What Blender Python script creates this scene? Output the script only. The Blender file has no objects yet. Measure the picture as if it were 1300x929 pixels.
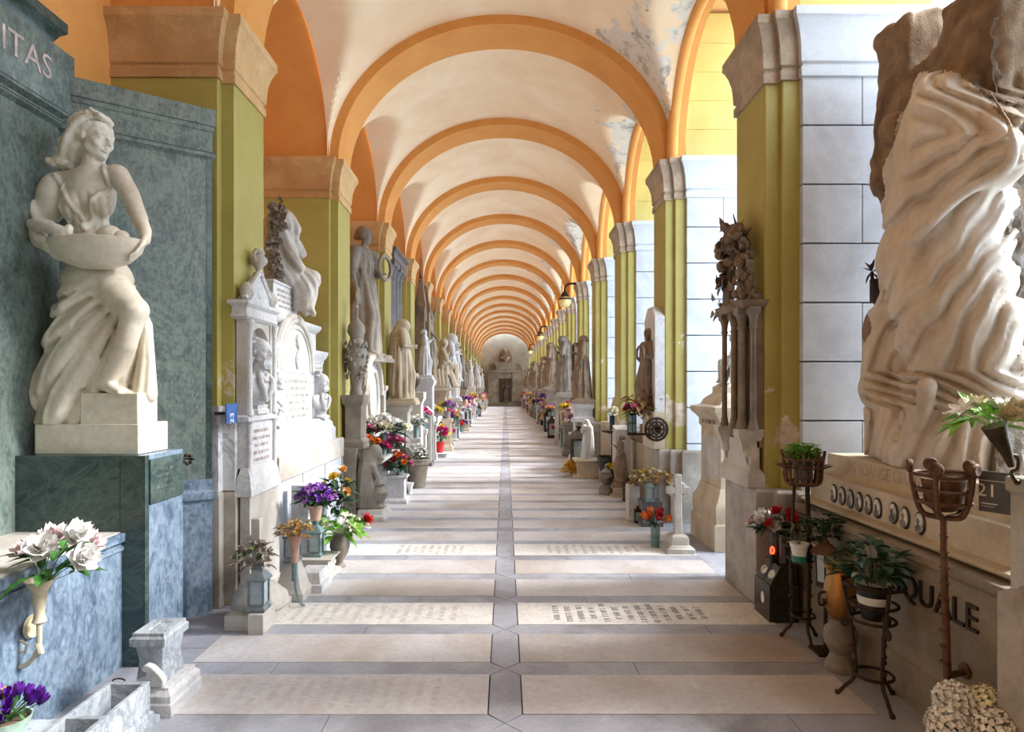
import bpy, math, random
import numpy as np
from mathutils import Vector, Matrix
PI = math.pi
SC = bpy.context.scene
COL = SC.collection
F, CX, CY, EYE = 800.0, 641.5, 491.0, 1.6          # pixel camera of the 1300x929 frame
BAY = 2.9                                          # pillar spacing along the corridor (+Y)
def PY(i): return 4.64 + BAY*(i-1)                 # near face of the i-th pilaster
def at(px, py, Y): return Vector(((px-CX)*Y/F, Y, EYE-(py-CY)*Y/F))
def onx(px, py, X):                                # a point on a corridor-parallel plane X
    Y = X*F/(px-CX); return Vector((X, Y, EYE-(py-CY)*Y/F))
def zat(py, Y): return EYE-(py-CY)*Y/F
def yat(px, X): return X*F/(px-CX)
# ---------------------------------------------------------------- materials
def lin(c):
    return tuple(((v/255)/12.92 if v/255 <= .04045 else ((v/255+.055)/1.055)**2.4) for v in c) + (1,)
M = {}
def base(name, rough=.6, metal=0.0):
    m = bpy.data.materials.new(name); m.use_nodes = True
    nt = m.node_tree; b = nt.nodes['Principled BSDF']
    b.inputs['Roughness'].default_value = rough; b.inputs['Metallic'].default_value = metal
    M[name] = m
    return m, nt, b
def N(nt, t, **kw):
    n = nt.nodes.new(t)
    for k, v in kw.items():
        if k in n.inputs: n.inputs[k].default_value = v
        else: setattr(n, k, v)
    return n
def coords(nt, scale=1.0, sv=None):
    tc = N(nt, 'ShaderNodeTexCoord'); mp = N(nt, 'ShaderNodeMapping')
    mp.inputs['Scale'].default_value = sv or (scale,)*3
    nt.links.new(tc.outputs['Object'], mp.inputs['Vector']); return mp.outputs['Vector']
def noise(nt, vec, scale, detail=4, rough=.55, dist=0.0):
    n = N(nt, 'ShaderNodeTexNoise'); n.inputs['Scale'].default_value = scale
    n.inputs['Detail'].default_value = detail; n.inputs['Roughness'].default_value = rough; n.inputs['Distortion'].default_value = dist
    nt.links.new(vec, n.inputs['Vector']); return n.outputs['Fac']
def ramp(nt, fac, stops):
    r = N(nt, 'ShaderNodeValToRGB'); e = r.color_ramp.elements
    while len(e) < len(stops): e.new(.5)
    for q, (p, c) in zip(e, stops):
        q.position = p; q.color = lin(c) if len(c) == 3 else c
    nt.links.new(fac, r.inputs['Fac']); return r.outputs['Color']
def mix(nt, fac, a, b, mode='MIX'):
    n = N(nt, 'ShaderNodeMix', data_type='RGBA', blend_type=mode)
    for s, v in ((0, fac), (6, a), (7, b)):
        if isinstance(v, (int, float)): n.inputs[s].default_value = v
        elif isinstance(v, tuple): n.inputs[s].default_value = v
        else: nt.links.new(v, n.inputs[s])
    return n.outputs[2]
def bump(nt, b, h, strength=.2, dist=.01):
    n = N(nt, 'ShaderNodeBump'); n.inputs['Strength'].default_value = strength; n.inputs['Distance'].default_value = dist
    nt.links.new(h, n.inputs['Height']); nt.links.new(n.outputs['Normal'], b.inputs['Normal'])
def stone(name, c1, c2, scale=6, rough=.6, vein=None, vscale=3, c3=None, bmp=.15, metal=0.0, stretch=None, bd=.006, fa=.22):
    m, nt, b = base(name, rough, metal)
    v = coords(nt, 1, stretch)
    n1 = noise(nt, v, scale, 6, .6, .3)
    col = ramp(nt, n1, [(.32, c1), (.68, c2)])
    if c3:
        n3 = noise(nt, v, scale*.27, 4, .6, .6)
        col = mix(nt, ramp(nt, n3, [(.48, (0, 0, 0)), (.68, (255, 255, 255))]), col, lin(c3))
    if vein:
        n2 = noise(nt, v, vscale, 6, .65, 1.6)
        vm = ramp(nt, n2, [(.46, (0, 0, 0)), (.5, (200, 200, 200)), (.54, (0, 0, 0))])
        col = mix(nt, vm, col, lin(vein))
    fine = noise(nt, v, scale*9, 3, .7)
    col = mix(nt, fa, col, ramp(nt, fine, [(.3, (95, 95, 95)), (.7, (255, 255, 255))]), 'MULTIPLY')
    nt.links.new(col, b.inputs['Base Color'])
    if bmp: bump(nt, b, fine, bmp, bd)
    return m
def plain(name, c, rough=.6, metal=0.0, var=.12, scale=14, emit=None, trans=0):
    m, nt, b = base(name, rough, metal)
    c2 = tuple(max(0, min(255, x*(1-var*1.6))) for x in c); c1 = tuple(min(255, x*(1+var)) for x in c)
    col = ramp(nt, noise(nt, coords(nt), scale, 3), [(.3, c2), (.7, c1)])
    nt.links.new(col, b.inputs['Base Color'])
    if trans: b.inputs['Transmission Weight'].default_value = trans
    if emit:
        b.inputs['Emission Color'].default_value = lin(emit[0]); b.inputs['Emission Strength'].default_value = emit[1]
    return m
# plaster of the vault: cream lime wash, stains, flaked grey patches on the weathered side
m, nt, b = base('vault_plaster', .85)
v = coords(nt)
c = ramp(nt, noise(nt, v, 1.1, 5, .6, .4), [(.3, (238, 208, 172)), (.7, (252, 232, 204))])
c = mix(nt, ramp(nt, noise(nt, v, 3.7, 6, .7), [(.5, (0, 0, 0)), (.75, (120, 120, 120))]), c, lin((226, 186, 146)))
tc = N(nt, 'ShaderNodeTexCoord'); sx = N(nt, 'ShaderNodeSeparateXYZ'); nt.links.new(tc.outputs['Object'], sx.inputs[0])
side = N(nt, 'ShaderNodeMapRange'); nt.links.new(sx.outputs['X'], side.inputs[0])
side.inputs[1].default_value = .2; side.inputs[2].default_value = 1.5; side.inputs[3].default_value = -.2; side.inputs[4].default_value = .085
ad = N(nt, 'ShaderNodeMath', operation='ADD'); nt.links.new(noise(nt, v, .85, 7, .62, .2), ad.inputs[0]); nt.links.new(side.outputs[0], ad.inputs[1])
pm = ramp(nt, ad.outputs[0], [(.592, (0, 0, 0)), (.605, (255, 255, 255))])
peel = ramp(nt, noise(nt, v, 5, 6, .7), [(.36, (160, 152, 144)), (.5, (224, 216, 206))])
c = mix(nt, pm, c, peel)
nt.links.new(c, b.inputs['Base Color']); bump(nt, b, ad.outputs[0], .25, .03)
def plaster(name, c1, c2, c3, rough=.8):
    m, nt, b = base(name, rough); v = coords(nt)
    c = ramp(nt, noise(nt, v, 1.6, 6, .62, .3), [(.3, c1), (.7, c2)])
    c = mix(nt, ramp(nt, noise(nt, v, 9, 5, .7), [(.5, (0, 0, 0)), (.8, (130, 130, 130))]), c, lin(c3))
    nt.links.new(c, b.inputs['Base Color']); bump(nt, b, noise(nt, v, 30, 3), .08, .004); return m
plaster('orange_plaster', (214, 146, 72), (226, 162, 90), (194, 122, 56))
plaster('peach_plaster', (232, 172, 110), (240, 196, 140), (222, 142, 84))
plaster('olive_paint', (160, 148, 76), (176, 166, 94), (138, 124, 60), .55)
m = M['olive_paint']; nt = m.node_tree; b = nt.nodes['Principled BSDF']; src = b.inputs['Base Color'].links[0].from_socket   # paint flaked off the lower parts
tc = N(nt, 'ShaderNodeTexCoord'); sx = N(nt, 'ShaderNodeSeparateXYZ'); nt.links.new(tc.outputs['Object'], sx.inputs[0])
mr = N(nt, 'ShaderNodeMapRange'); nt.links.new(sx.outputs['Z'], mr.inputs[0]); mr.inputs[1].default_value = .8; mr.inputs[2].default_value = 2.6; mr.inputs[3].default_value = .12; mr.inputs[4].default_value = -.06
ad = N(nt, 'ShaderNodeMath', operation='ADD'); geo = N(nt, 'ShaderNodeNewGeometry'); nt.links.new(noise(nt, geo.outputs['Position'], 2.2, 7, .65, .3), ad.inputs[0]); nt.links.new(mr.outputs[0], ad.inputs[1])
nt.links.new(mix(nt, ramp(nt, ad.outputs[0], [(.645, (0, 0, 0)), (.66, (255, 255, 255))]), src, ramp(nt, noise(nt, geo.outputs['Position'], 9, 5, .7), [(.35, (176, 156, 132)), (.65, (216, 206, 190))])), b.inputs['Base Color'])
plaster('yellow_ashlar', (190, 176, 100), (202, 190, 122), (176, 156, 80))
plaster('end_plaster', (140, 134, 122), (166, 158, 142), (112, 106, 98))
stone('cap_stone', (204, 164, 112), (222, 186, 136), 5, .75, c3=(186, 142, 94))
stone('cap_stone_shaded', (166, 148, 130), (196, 180, 160), 5, .75, c3=(132, 114, 98))  # same cap stone, with the shade on the right capitals put into its colour
stone('ashlar', (196, 203, 214), (210, 216, 225), 7, .7, c3=(186, 190, 198), bmp=.12, fa=.14)
stone('plinth_stone', (156, 150, 142), (182, 176, 166), 9, .7, c3=(138, 128, 116))
stone('statue_marble', (218, 210, 194), (234, 228, 214), 3, .45, c3=(194, 176, 148), bmp=.06)
stone('lovers_marble', (192, 174, 152), (222, 212, 200), 2.2, .5, c3=(162, 134, 106), stretch=(1, 1.2, .7), bmp=.08)
stone('brown_rock', (128, 102, 78), (162, 136, 108), 9, .8, c3=(104, 80, 60), bmp=.5, bd=.02)
stone('zinc', (104, 114, 120), (140, 150, 154), 14, .45, metal=.35)
stone('rough_rock', (140, 116, 92), (226, 218, 206), 11, .85, c3=(158, 122, 88), bmp=1.0, bd=.05)
stone('white_marble', (204, 204, 206), (220, 220, 222), 4, .45, vein=(180, 180, 184), c3=(194, 188, 180))
stone('aged_marble', (184, 178, 170), (206, 202, 196), 5, .55, c3=(160, 148, 134))
stone('warm_stone', (194, 178, 154), (210, 196, 174), 6, .65, c3=(170, 150, 124))
stone('grey_figure', (122, 112, 102), (158, 148, 136), 5, .6, c3=(96, 86, 76))
stone('brown_figure', (118, 98, 80), (152, 130, 108), 5, .6, c3=(92, 74, 58))
stone('green_marble', (84, 100, 96), (136, 150, 144), 55, .35, vein=(140, 152, 144), vscale=1.5, c3=(82, 94, 96), bmp=.04, stretch=(1, 1, .6), fa=.3)
stone('green_marble_dark', (44, 60, 60), (72, 90, 88), 6, .25, vein=(92, 110, 102), vscale=2.2, bmp=.03, stretch=(1, 1, 1.6))
stone('blue_marble', (86, 108, 132), (150, 170, 190), 42, .3, vein=(150, 168, 186), vscale=2.2, c3=(78, 98, 120), bmp=.03, stretch=(1, 1, .6), fa=.3)
stone('veined_marble', (150, 160, 172), (206, 212, 218), 5, .4, vein=(96, 104, 116), vscale=2.6)
stone('mottled_marble', (206, 208, 212), (232, 232, 234), 6, .4, vein=(128, 130, 138), vscale=2)
stone('dark_granite', (30, 28, 28), (52, 48, 46), 30, .25, bmp=0)
stone('floor_grey', (158, 161, 174), (180, 183, 195), 5, .5, c3=(134, 134, 142), bmp=.1)
stone('floor_cream', (200, 197, 202), (218, 215, 218), 3, .5, c3=(188, 178, 170), bmp=.1)
stone('floor_cream_dull', (188, 184, 186), (206, 202, 203), 3, .5, c3=(170, 158, 148), bmp=.1)
stone('floor_white', (228, 226, 222), (240, 238, 234), 4, .4, vein=(196, 198, 202), bmp=.05)
stone('monument_tan', (132, 120, 104), (156, 144, 126), 5, .65, c3=(112, 96, 78))
stone('grey_wall_slab', (196, 204, 216), (222, 228, 236), 4, .45, vein=(170, 180, 194))
stone('iron', (44, 34, 28), (74, 56, 42), 30, .6, metal=.55, bmp=.3)
stone('rust_iron', (84, 56, 38), (120, 86, 60), 30, .65, metal=.3, bmp=.3)
stone('bronze', (66, 56, 46), (96, 84, 68), 12, .45, metal=.7)
stone('copper', (150, 104, 54), (186, 136, 76), 9, .35, metal=.8, c3=(90, 62, 40))
stone('verdigris', (92, 116, 118), (132, 156, 158), 12, .55, metal=.2)
stone('dark_stone', (84, 82, 86), (108, 106, 110), 8, .5)
stone('ceramic_cream', (214, 200, 168), (230, 218, 190), 7, .4, c3=(176, 150, 104))
stone('terracotta', (190, 150, 136), (206, 170, 156), 12, .7)
stone('gravel', (172, 176, 178), (200, 204, 206), 9, .9)
plain('joint', (74, 70, 68), .9)
plain('ink', (92, 90, 90), .8)
plain('ink_faint', (196, 190, 186), .8, var=.03)
plain('ink_soft', (184, 178, 170), .8)
plain('letter_pink', (196, 180, 176), .6)
plain('bronze_letter', (58, 48, 40), .5, .4)
plain('sign_blue', (64, 104, 170), .5)
plain('sign_grey', (78, 80, 86), .5)
plain('sign_white', (236, 238, 240), .5, var=.02)
plain('glass_pane', (168, 184, 190), .15, var=.05)
plain('lamp_glass', (240, 216, 150), .25, var=.05)
plain('black_paint', (28, 26, 26), .35)
plain('red_glow', (255, 40, 20), .3, emit=((255, 60, 30), 3.0))
plain('red_plastic', (204, 30, 34), .35)
plain('teal_plastic', (30, 120, 104), .4)
plain('white_plastic', (226, 228, 226), .4, var=.03)
plain('mint_ceramic', (196, 226, 206), .35)
plain('photo_pale', (196, 190, 180), .3, var=.25, scale=22)
plain('photo_dark', (84, 80, 78), .3, var=.5, scale=22)
for nm, cc in dict(leaf_green=(58, 112, 46), leaf_dark=(34, 66, 36), leaf_lime=(112, 168, 52), leaf_olive=(96, 104, 66), leaf_dry=(150, 122, 78),
                   pet_white=(242, 238, 232), pet_blush=(238, 204, 206), pet_pink=(226, 120, 160), pet_magenta=(206, 52, 128), pet_red=(186, 20, 32), pet_orange=(240, 120, 34),
                   pet_yellow=(240, 200, 62), pet_peach=(244, 180, 120), pet_purple=(112, 44, 168), pet_lilac=(164, 108, 188), pet_cream=(238, 226, 196), pet_tan=(206, 164, 92),
                   pet_gold=(212, 160, 28), pet_rust=(150, 64, 48), stem_dry=(128, 100, 60)).items():
    plain(nm, cc, .55, var=.16, scale=30)
for nm in list(M):
    if nm.startswith('pet_') or nm.startswith('leaf_'):
        b = M[nm].node_tree.nodes['Principled BSDF']; b.inputs['Subsurface Weight'].default_value = 0.0
# ---------------------------------------------------------------- mesh builder
WM = {}
class MB:
    def __init__(s): s.v = []; s.f = []
    def add(s, vs, fs):
        n = len(s.v); s.v.extend([tuple(p) for p in vs]); s.f.extend([tuple(i+n for i in q) for q in fs]); return s
    def box(s, x0, x1, y0, y1, z0, z1):
        vs = [(x, y, z) for z in (z0, z1) for y in (y0, y1) for x in (x0, x1)]
        return s.add(vs, [(0, 2, 3, 1), (4, 5, 7, 6), (0, 1, 5, 4), (1, 3, 7, 5), (3, 2, 6, 7), (2, 0, 4, 6)])
    def rmold(s, x0, x1, y0, y1, prof):             # rectangle lofted through (offset, z) or (ox, oy, z)
        vs = []; fs = []
        for q in prof:
            a, c, z = (q[0], q[0], q[1]) if len(q) == 2 else q
            vs += [(x0-a, y0-c, z), (x1+a, y0-c, z), (x1+a, y1+c, z), (x0-a, y1+c, z)]
        n = len(prof)
        for i in range(n-1):
            for k in range(4):
                p, r = i*4+k, i*4+(k+1) % 4; fs.append((p, r, r+4, p+4))
        fs.append((3, 2, 1, 0)); fs.append(tuple((n-1)*4+k for k in range(4)))
        return s.add(vs, fs)
    def prism(s, poly, axis, a, b):                 # polygon extruded along an axis
        n = len(poly); vs = []
        for t in (a, b):
            for p, q in poly:
                vs.append({'x': (t, p, q), 'y': (p, t, q), 'z': (p, q, t)}[axis])
        fs = [tuple(range(n))[::-1], tuple(range(n, 2*n))]
        for i in range(n): fs.append((i, (i+1) % n, (i+1) % n+n, i+n))
        return s.add(vs, fs)
    def lathe(s, prof, n=16, c=(0, 0, 0), sx=1, sy=1):
        vs = []; fs = []
        for r, z in prof:
            for k in range(n):
                a = 2*PI*k/n; vs.append((c[0]+r*math.cos(a)*sx, c[1]+r*math.sin(a)*sy, c[2]+z))
        m = len(prof)
        for i in range(m-1):
            for k in range(n): fs.append((i*n+k, i*n+(k+1) % n, (i+1)*n+(k+1) % n, (i+1)*n+k))
        fs.append(tuple(range(n))[::-1]); fs.append(tuple((m-1)*n+k for k in range(n)))
        return s.add(vs, fs)
    def tube(s, pts, r, n=8, closed=False):
        P = [Vector(p) for p in pts]; m = len(P)
        R = r if isinstance(r, (list, tuple)) else [r]*m
        T = []
        for i in range(m):
            a, c = (P[i-1], P[(i+1) % m]) if closed else (P[max(i-1, 0)], P[min(i+1, m-1)])
            T.append((c-a).normalized() if (c-a).length > 1e-9 else Vector((0, 0, 1)))
        u = T[0].orthogonal().normalized(); vs = []
        for i in range(m):
            u = (u-T[i]*u.dot(T[i])); u = u.normalized() if u.length > 1e-6 else T[i].orthogonal().normalized()
            w = T[i].cross(u)
            for k in range(n):
                a = 2*PI*k/n; vs.append(P[i]+(u*math.cos(a)+w*math.sin(a))*R[i])
        fs = []
        for i in range(m if closed else m-1):
            j = (i+1) % m
            for k in range(n): fs.append((i*n+k, i*n+(k+1) % n, j*n+(k+1) % n, j*n+k))
        if not closed: fs += [tuple(range(n))[::-1], tuple((m-1)*n+k for k in range(n))]
        return s.add(vs, fs)
    def ell(s, c, r, nu=14, nv=9):
        r = (r,)*3 if isinstance(r, (int, float)) else r; vs = []; fs = []
        vs.append((c[0], c[1], c[2]-r[2]))
        for i in range(1, nv):
            t = -PI/2+PI*i/nv
            for k in range(nu):
                a = 2*PI*k/nu; vs.append((c[0]+r[0]*math.cos(t)*math.cos(a), c[1]+r[1]*math.cos(t)*math.sin(a), c[2]+r[2]*math.sin(t)))
        vs.append((c[0], c[1], c[2]+r[2])); e = len(vs)-1
        for k in range(nu): fs.append((0, 1+(k+1) % nu, 1+k)); fs.append((e, e-nu+k, e-nu+(k+1) % nu))
        for i in range(nv-2):
            for k in range(nu): p = 1+i*nu; fs.append((p+k, p+(k+1) % nu, p+nu+(k+1) % nu, p+nu+k))
        return s.add(vs, fs)
    def surf(s, fn, nu, nv):
        vs = [fn(i/nu, j/nv) for j in range(nv+1) for i in range(nu+1)]
        return s.add(vs, [(j*(nu+1)+i, j*(nu+1)+i+1, (j+1)*(nu+1)+i+1, (j+1)*(nu+1)+i) for j in range(nv) for i in range(nu)])
    def leaf(s, p, d, L, W, up=None, bend=.3, seg=3):
        p = Vector(p); d = Vector(d).normalized(); up = Vector(up or (0, 0, 1))
        w = d.cross(up); w = w.normalized() if w.length > 1e-4 else d.orthogonal().normalized()
        nrm = w.cross(d); vs = [p]
        for i in range(1, seg):
            t = i/seg; ww = W*math.sin(PI*(t**.8))*.5; cpt = p+d*L*t-nrm*(bend*L*t*t)
            vs += [cpt-w*ww+nrm*ww*.3, cpt-nrm*ww*.15, cpt+w*ww+nrm*ww*.3]
        vs.append(p+d*L-nrm*bend*L); e = len(vs)-1; fs = [(0, 2, 1), (0, 3, 2)]
        for i in range(seg-2):
            q = 1+3*i; fs += [(q, q+1, q+4, q+3), (q+1, q+2, q+5, q+4)]
        q = 1+3*(seg-2); fs += [(q, q+1, e), (q+1, q+2, e)]
        return s.add(vs, fs)
    def xf(s, Mx):
        s.v = [tuple(Mx @ Vector(p)) for p in s.v]; return s
    def join(s, o, Mx=None):
        return s.add([Mx @ Vector(p) for p in o.v] if Mx else o.v, o.f)
    def build(s, name, mat, parent=None, world=False, bevel=0, mats=None, mi=None, sharp=38):
        me = bpy.data.meshes.new(name)
        vs = s.v
        if world and parent is not None:
            inv = WM[parent.name].inverted(); vs = [tuple(inv @ Vector(p)) for p in vs]
        me.from_pydata([tuple(p) for p in vs], [], s.f)
        for q in (mats or [mat]): me.materials.append(M[q])
        if mi: me.polygons.foreach_set('material_index', mi)
        return finish(me, name, parent, bevel, sharp)
def finish(me, name, parent=None, bevel=0, sharp=38):
    me.polygons.foreach_set('use_smooth', [True]*len(me.polygons))
    if sharp: me.set_sharp_from_angle(angle=math.radians(sharp))
    me.update()
    o = bpy.data.objects.new(name, me); COL.objects.link(o)
    if parent is not None: o.parent = parent; WM[o.name] = WM[parent.name]
    else: WM[o.name] = Matrix()
    if bevel:
        bm = o.modifiers.new('edge', 'BEVEL'); bm.width = bevel; bm.segments = 2; bm.limit_method = 'ANGLE'; bm.angle_limit = math.radians(40)
    return o
def thing(name, label, cat, loc=(0, 0, 0), rz=0, group=None, kind=None):
    o = bpy.data.objects.new(name, None); COL.objects.link(o); o.empty_display_size = .1
    o.location = loc; o.rotation_euler = (0, 0, rz)
    WM[o.name] = Matrix.Translation(Vector(loc)) @ Matrix.Rotation(rz, 4, 'Z')
    return tag(o, label, cat, group, kind)
def tag(o, label=None, cat=None, group=None, kind=None):
    if label: o['label'] = label
    if cat: o['category'] = cat
    if group: o['group'] = group
    if kind: o['kind'] = kind
    return o
def copy_tree(o, loc, rz=0, label=None, group=None, sc=None):
    def rec(q, par):
        c = q.copy(); COL.objects.link(c); c.parent = par
        for ch in kids.get(q.name, []): rec(ch, c)
        return c
    kids = {}
    for q in o.children_recursive: kids.setdefault(q.parent.name, []).append(q)
    r = rec(o, None); r.location = loc; r.rotation_euler = (0, 0, rz)
    if sc: r.scale = (sc,)*3
    WM[r.name] = Matrix.Translation(Vector(loc)) @ Matrix.Rotation(rz, 4, 'Z')
    if label: r['label'] = label
    if group: r['group'] = group
    return r
def cr(pts, n=6):                                   # Catmull-Rom through points
    P = [np.array(p, float) for p in pts]; P = [2*P[0]-P[1]]+P+[2*P[-1]-P[-2]]; out = []
    for i in range(1, len(P)-2):
        for k in range(n):
            t = k/n; a, b_, c, d = P[i-1:i+3]
            out.append(.5*((2*b_)+(c-a)*t+(2*a-5*b_+4*c-d)*t*t+(3*b_-a-3*c+d)*t**3))
    out.append(P[-2]); return [tuple(p) for p in out]
def text_mb(txt, size, depth=.006):
    cu = bpy.data.curves.new('t', 'FONT'); cu.body = txt; cu.size = size; cu.extrude = depth; cu.resolution_u = 3
    cu.align_x = 'CENTER'
    o = bpy.data.objects.new('t', cu); me = bpy.data.meshes.new_from_object(o)
    mb = MB(); mb.add([tuple(p.co) for p in me.vertices], [tuple(p.vertices) for p in me.polygons])
    bpy.data.objects.remove(o); bpy.data.curves.remove(cu); bpy.data.meshes.remove(me); return mb
def plane_m(o, u, v):                               # matrix: local x->u, y->v, z->u x v, origin o
    u = Vector(u).normalized(); v = Vector(v).normalized(); w = u.cross(v)
    return Matrix(((u[0], v[0], w[0], o[0]), (u[1], v[1], w[1], o[1]), (u[2], v[2], w[2], o[2]), (0, 0, 0, 1)))
def glyphs(mb, o, u, v, width, rows, lead, h, seed=0, d=.002, ragged=.35):   # worn, unreadable carved letters as strokes
    R = random.Random(seed); Mx = plane_m(o, u, v); g = MB()
    for r in range(rows):
        L = width*(1-ragged*R.random()); x = -L/2; y = -r*lead
        while x < L/2:
            for _ in range(R.randint(2, 7)):
                w = h*R.choice((.2, .55, .6, .65)); s = h*.16
                g.box(x, x+s, y, y+h, 0, d)
                k = R.random()
                if w > .3*h:
                    if k < .7: g.box(x+w-s, x+w, y, y+h, 0, d)
                    if k > .2: g.box(x+s, x+w-s, y+h-s, y+h, 0, d)
                    if k < .5: g.box(x+s, x+w-s, y+h*.4, y+h*.4+s, 0, d)
                x += w+h*.22
                if x > L/2: break
            x += h*.6
    return mb.join(g, Mx)
# ---------------------------------------------------------------- sculpting field (carved figures)
class Sculpt:
    def __init__(s, lo, hi, h):
        s.lo = np.array(lo, float); s.h = h; s.n = np.ceil((np.array(hi)-s.lo)/h).astype(int)+1
        s.D = np.full(s.n, 1.0, np.float32); s.ax = [(s.lo[i]+h*np.arange(s.n[i])).astype(np.float32) for i in range(3)]
    def blk(s, lo, hi):
        a = np.clip(np.floor((np.array(lo)-s.lo)/s.h).astype(int), 0, s.n); c = np.clip(np.ceil((np.array(hi)-s.lo)/s.h).astype(int)+1, 0, s.n)
        sl = tuple(slice(a[i], c[i]) for i in range(3))
        return sl, s.ax[0][sl[0]][:, None, None], s.ax[1][sl[1]][None, :, None], s.ax[2][sl[2]][None, None, :]
    def put(s, sl, d, k, op):
        D = s.D[sl]
        if D.size == 0: return
        if op == 's': d = -d
        a, b_ = (D, d) if op == 'u' else (-D, -d)
        if k > 0:
            h = np.maximum(k-np.abs(a-b_), 0)/k; r = np.minimum(a, b_)-h*h*k*.25
        else: r = np.minimum(a, b_)
        s.D[sl] = r if op == 'u' else -r
    def tube(s, pts, r, k=.02, op='u', sub=0):
        P = np.array(cr(pts, sub) if sub else pts, float); m = len(P)
        if isinstance(r, (int, float)): R = np.full(m, float(r))
        else: R = np.interp(np.linspace(0, 1, m), np.linspace(0, 1, len(r)), r)
        mg = R.max()+k+2*s.h
        sl, X, Y, Z = s.blk(P.min(0)-mg, P.max(0)+mg); d = None
        for i in range(m-1):
            a, b_ = P[i], P[i+1]; ab = b_-a; L2 = max(ab@ab, 1e-12)
            x, y, z = X-a[0], Y-a[1], Z-a[2]
            t = np.clip((x*ab[0]+y*ab[1]+z*ab[2])/L2, 0, 1)
            q = np.sqrt((x-t*ab[0])**2+(y-t*ab[1])**2+(z-t*ab[2])**2)-(R[i]+(R[i+1]-R[i])*t)
            d = q if d is None else np.minimum(d, q)
        s.put(sl, d.astype(np.float32), k, op)
    def ell(s, c, r, k=.02, op='u', rot=None):
        c = np.array(c, float); r = np.array((r,)*3 if isinstance(r, (int, float)) else r, float); mg = r.max()+k+2*s.h
        sl, X, Y, Z = s.blk(c-mg, c+mg); x, y, z = X-c[0], Y-c[1], Z-c[2]
        if rot is not None:
            Q = np.array(rot); x, y, z = (Q[0, i]*x+Q[1, i]*y+Q[2, i]*z for i in range(3))
        k0 = np.sqrt((x/r[0])**2+(y/r[1])**2+(z/r[2])**2); k1 = np.sqrt((x/r[0]**2)**2+(y/r[1]**2)**2+(z/r[2]**2)**2)+1e-6
        s.put(sl, (k0*(k0-1)/k1).astype(np.float32), k, op)
    def box(s, c, hw, k=.02, op='u', rd=.01, ang=0):
        c = np.array(c, float); hw = np.array(hw, float); mg = np.linalg.norm(hw)*(1 if ang else 0)+hw.max()+k+2*s.h
        sl, X, Y, Z = s.blk(c-mg, c+mg); x, y, z = X-c[0], Y-c[1], Z-c[2]
        if ang: x, y = x*math.cos(ang)+y*math.sin(ang), -x*math.sin(ang)+y*math.cos(ang)
        q = [np.abs(p)-w+rd for p, w in zip((x, y, z), hw)]
        o = np.sqrt(sum(np.maximum(p, 0)**2 for p in q)); i = np.minimum(np.maximum(q[0], np.maximum(q[1], q[2])), 0)
        s.put(sl, (o+i-rd).astype(np.float32), k, op)
    def below(s, z): 
        Z = s.ax[2][None, None, :]; s.D = np.maximum(s.D, (z-Z).astype(np.float32))
    def disp(s, fn):                                 # carve folds or roughness: fn(X,Y,Z) -> depth
        s.D = (s.D+fn(s.ax[0][:, None, None], s.ax[1][None, :, None], s.ax[2][None, None, :])).astype(np.float32)
    def first(s, axis, p, q):                        # first surface met from the low side of an axis
        o = [i for i in range(3) if i != axis]
        i0 = [int(np.clip(round((v-s.lo[a])/s.h), 0, s.n[a]-1)) for v, a in ((p, o[0]), (q, o[1]))]
        line = s.D[:, i0[0], i0[1]] if axis == 0 else s.D[i0[0], :, i0[1]]
        w = np.nonzero(line < 0)[0]
        return None if len(w) == 0 else float(s.ax[axis][w[0]])
    def mesh(s, smooth=1):
        D = np.pad(s.D, 1, constant_values=1.0); S = D < 0; n = np.array(D.shape)
        cs = {}; cnt = np.zeros(n-1, np.int8)
        for c in np.ndindex(2, 2, 2):
            cnt += S[c[0]:n[0]-1+c[0], c[1]:n[1]-1+c[1], c[2]:n[2]-1+c[2]]
        I = np.array(np.nonzero((cnt > 0) & (cnt < 8))).T
        acc = np.zeros((len(I), 3)); num = np.zeros(len(I))
        for a in range(3):
            o = [i for i in range(3) if i != a]
            for e in np.ndindex(2, 2):
                p = I.copy(); p[:, o[0]] += e[0]; p[:, o[1]] += e[1]; q = p.copy(); q[:, a] += 1
                d0 = D[p[:, 0], p[:, 1], p[:, 2]]; d1 = D[q[:, 0], q[:, 1], q[:, 2]]; w = (d0 < 0) != (d1 < 0)
                t = np.where(w, d0/np.where(w, d0-d1, 1), 0); pt = p.astype(float); pt[:, a] += t
                acc[w] += pt[w]; num[w] += 1
        V = s.lo+(acc/num[:, None]-1)*s.h
        idx = np.full(n-1, -1, np.int32); idx[I[:, 0], I[:, 1], I[:, 2]] = np.arange(len(I)); Q = []
        for a in range(3):
            u, v = (a+1) % 3, (a+2) % 3
            sa = [slice(1, -1)]*3; sb = [slice(1, -1)]*3; sa[a] = slice(0, -1); sb[a] = slice(1, None)
            A, B = S[tuple(sa)], S[tuple(sb)]; E = np.array(np.nonzero(A != B)).T
            off = np.ones(3, int); off[a] = 0; flip = A[E[:, 0], E[:, 1], E[:, 2]]; E = E+off; qs = []
            for du, dv in ((1, 1), (0, 1), (0, 0), (1, 0)):
                c = E.copy(); c[:, u] -= du; c[:, v] -= dv; qs.append(idx[c[:, 0], c[:, 1], c[:, 2]])
            q = np.array(qs).T; q[~flip] = q[~flip][:, ::-1]; Q.append(q)
        Q = np.concatenate(Q); Q = Q[(Q >= 0).all(1)]
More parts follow.
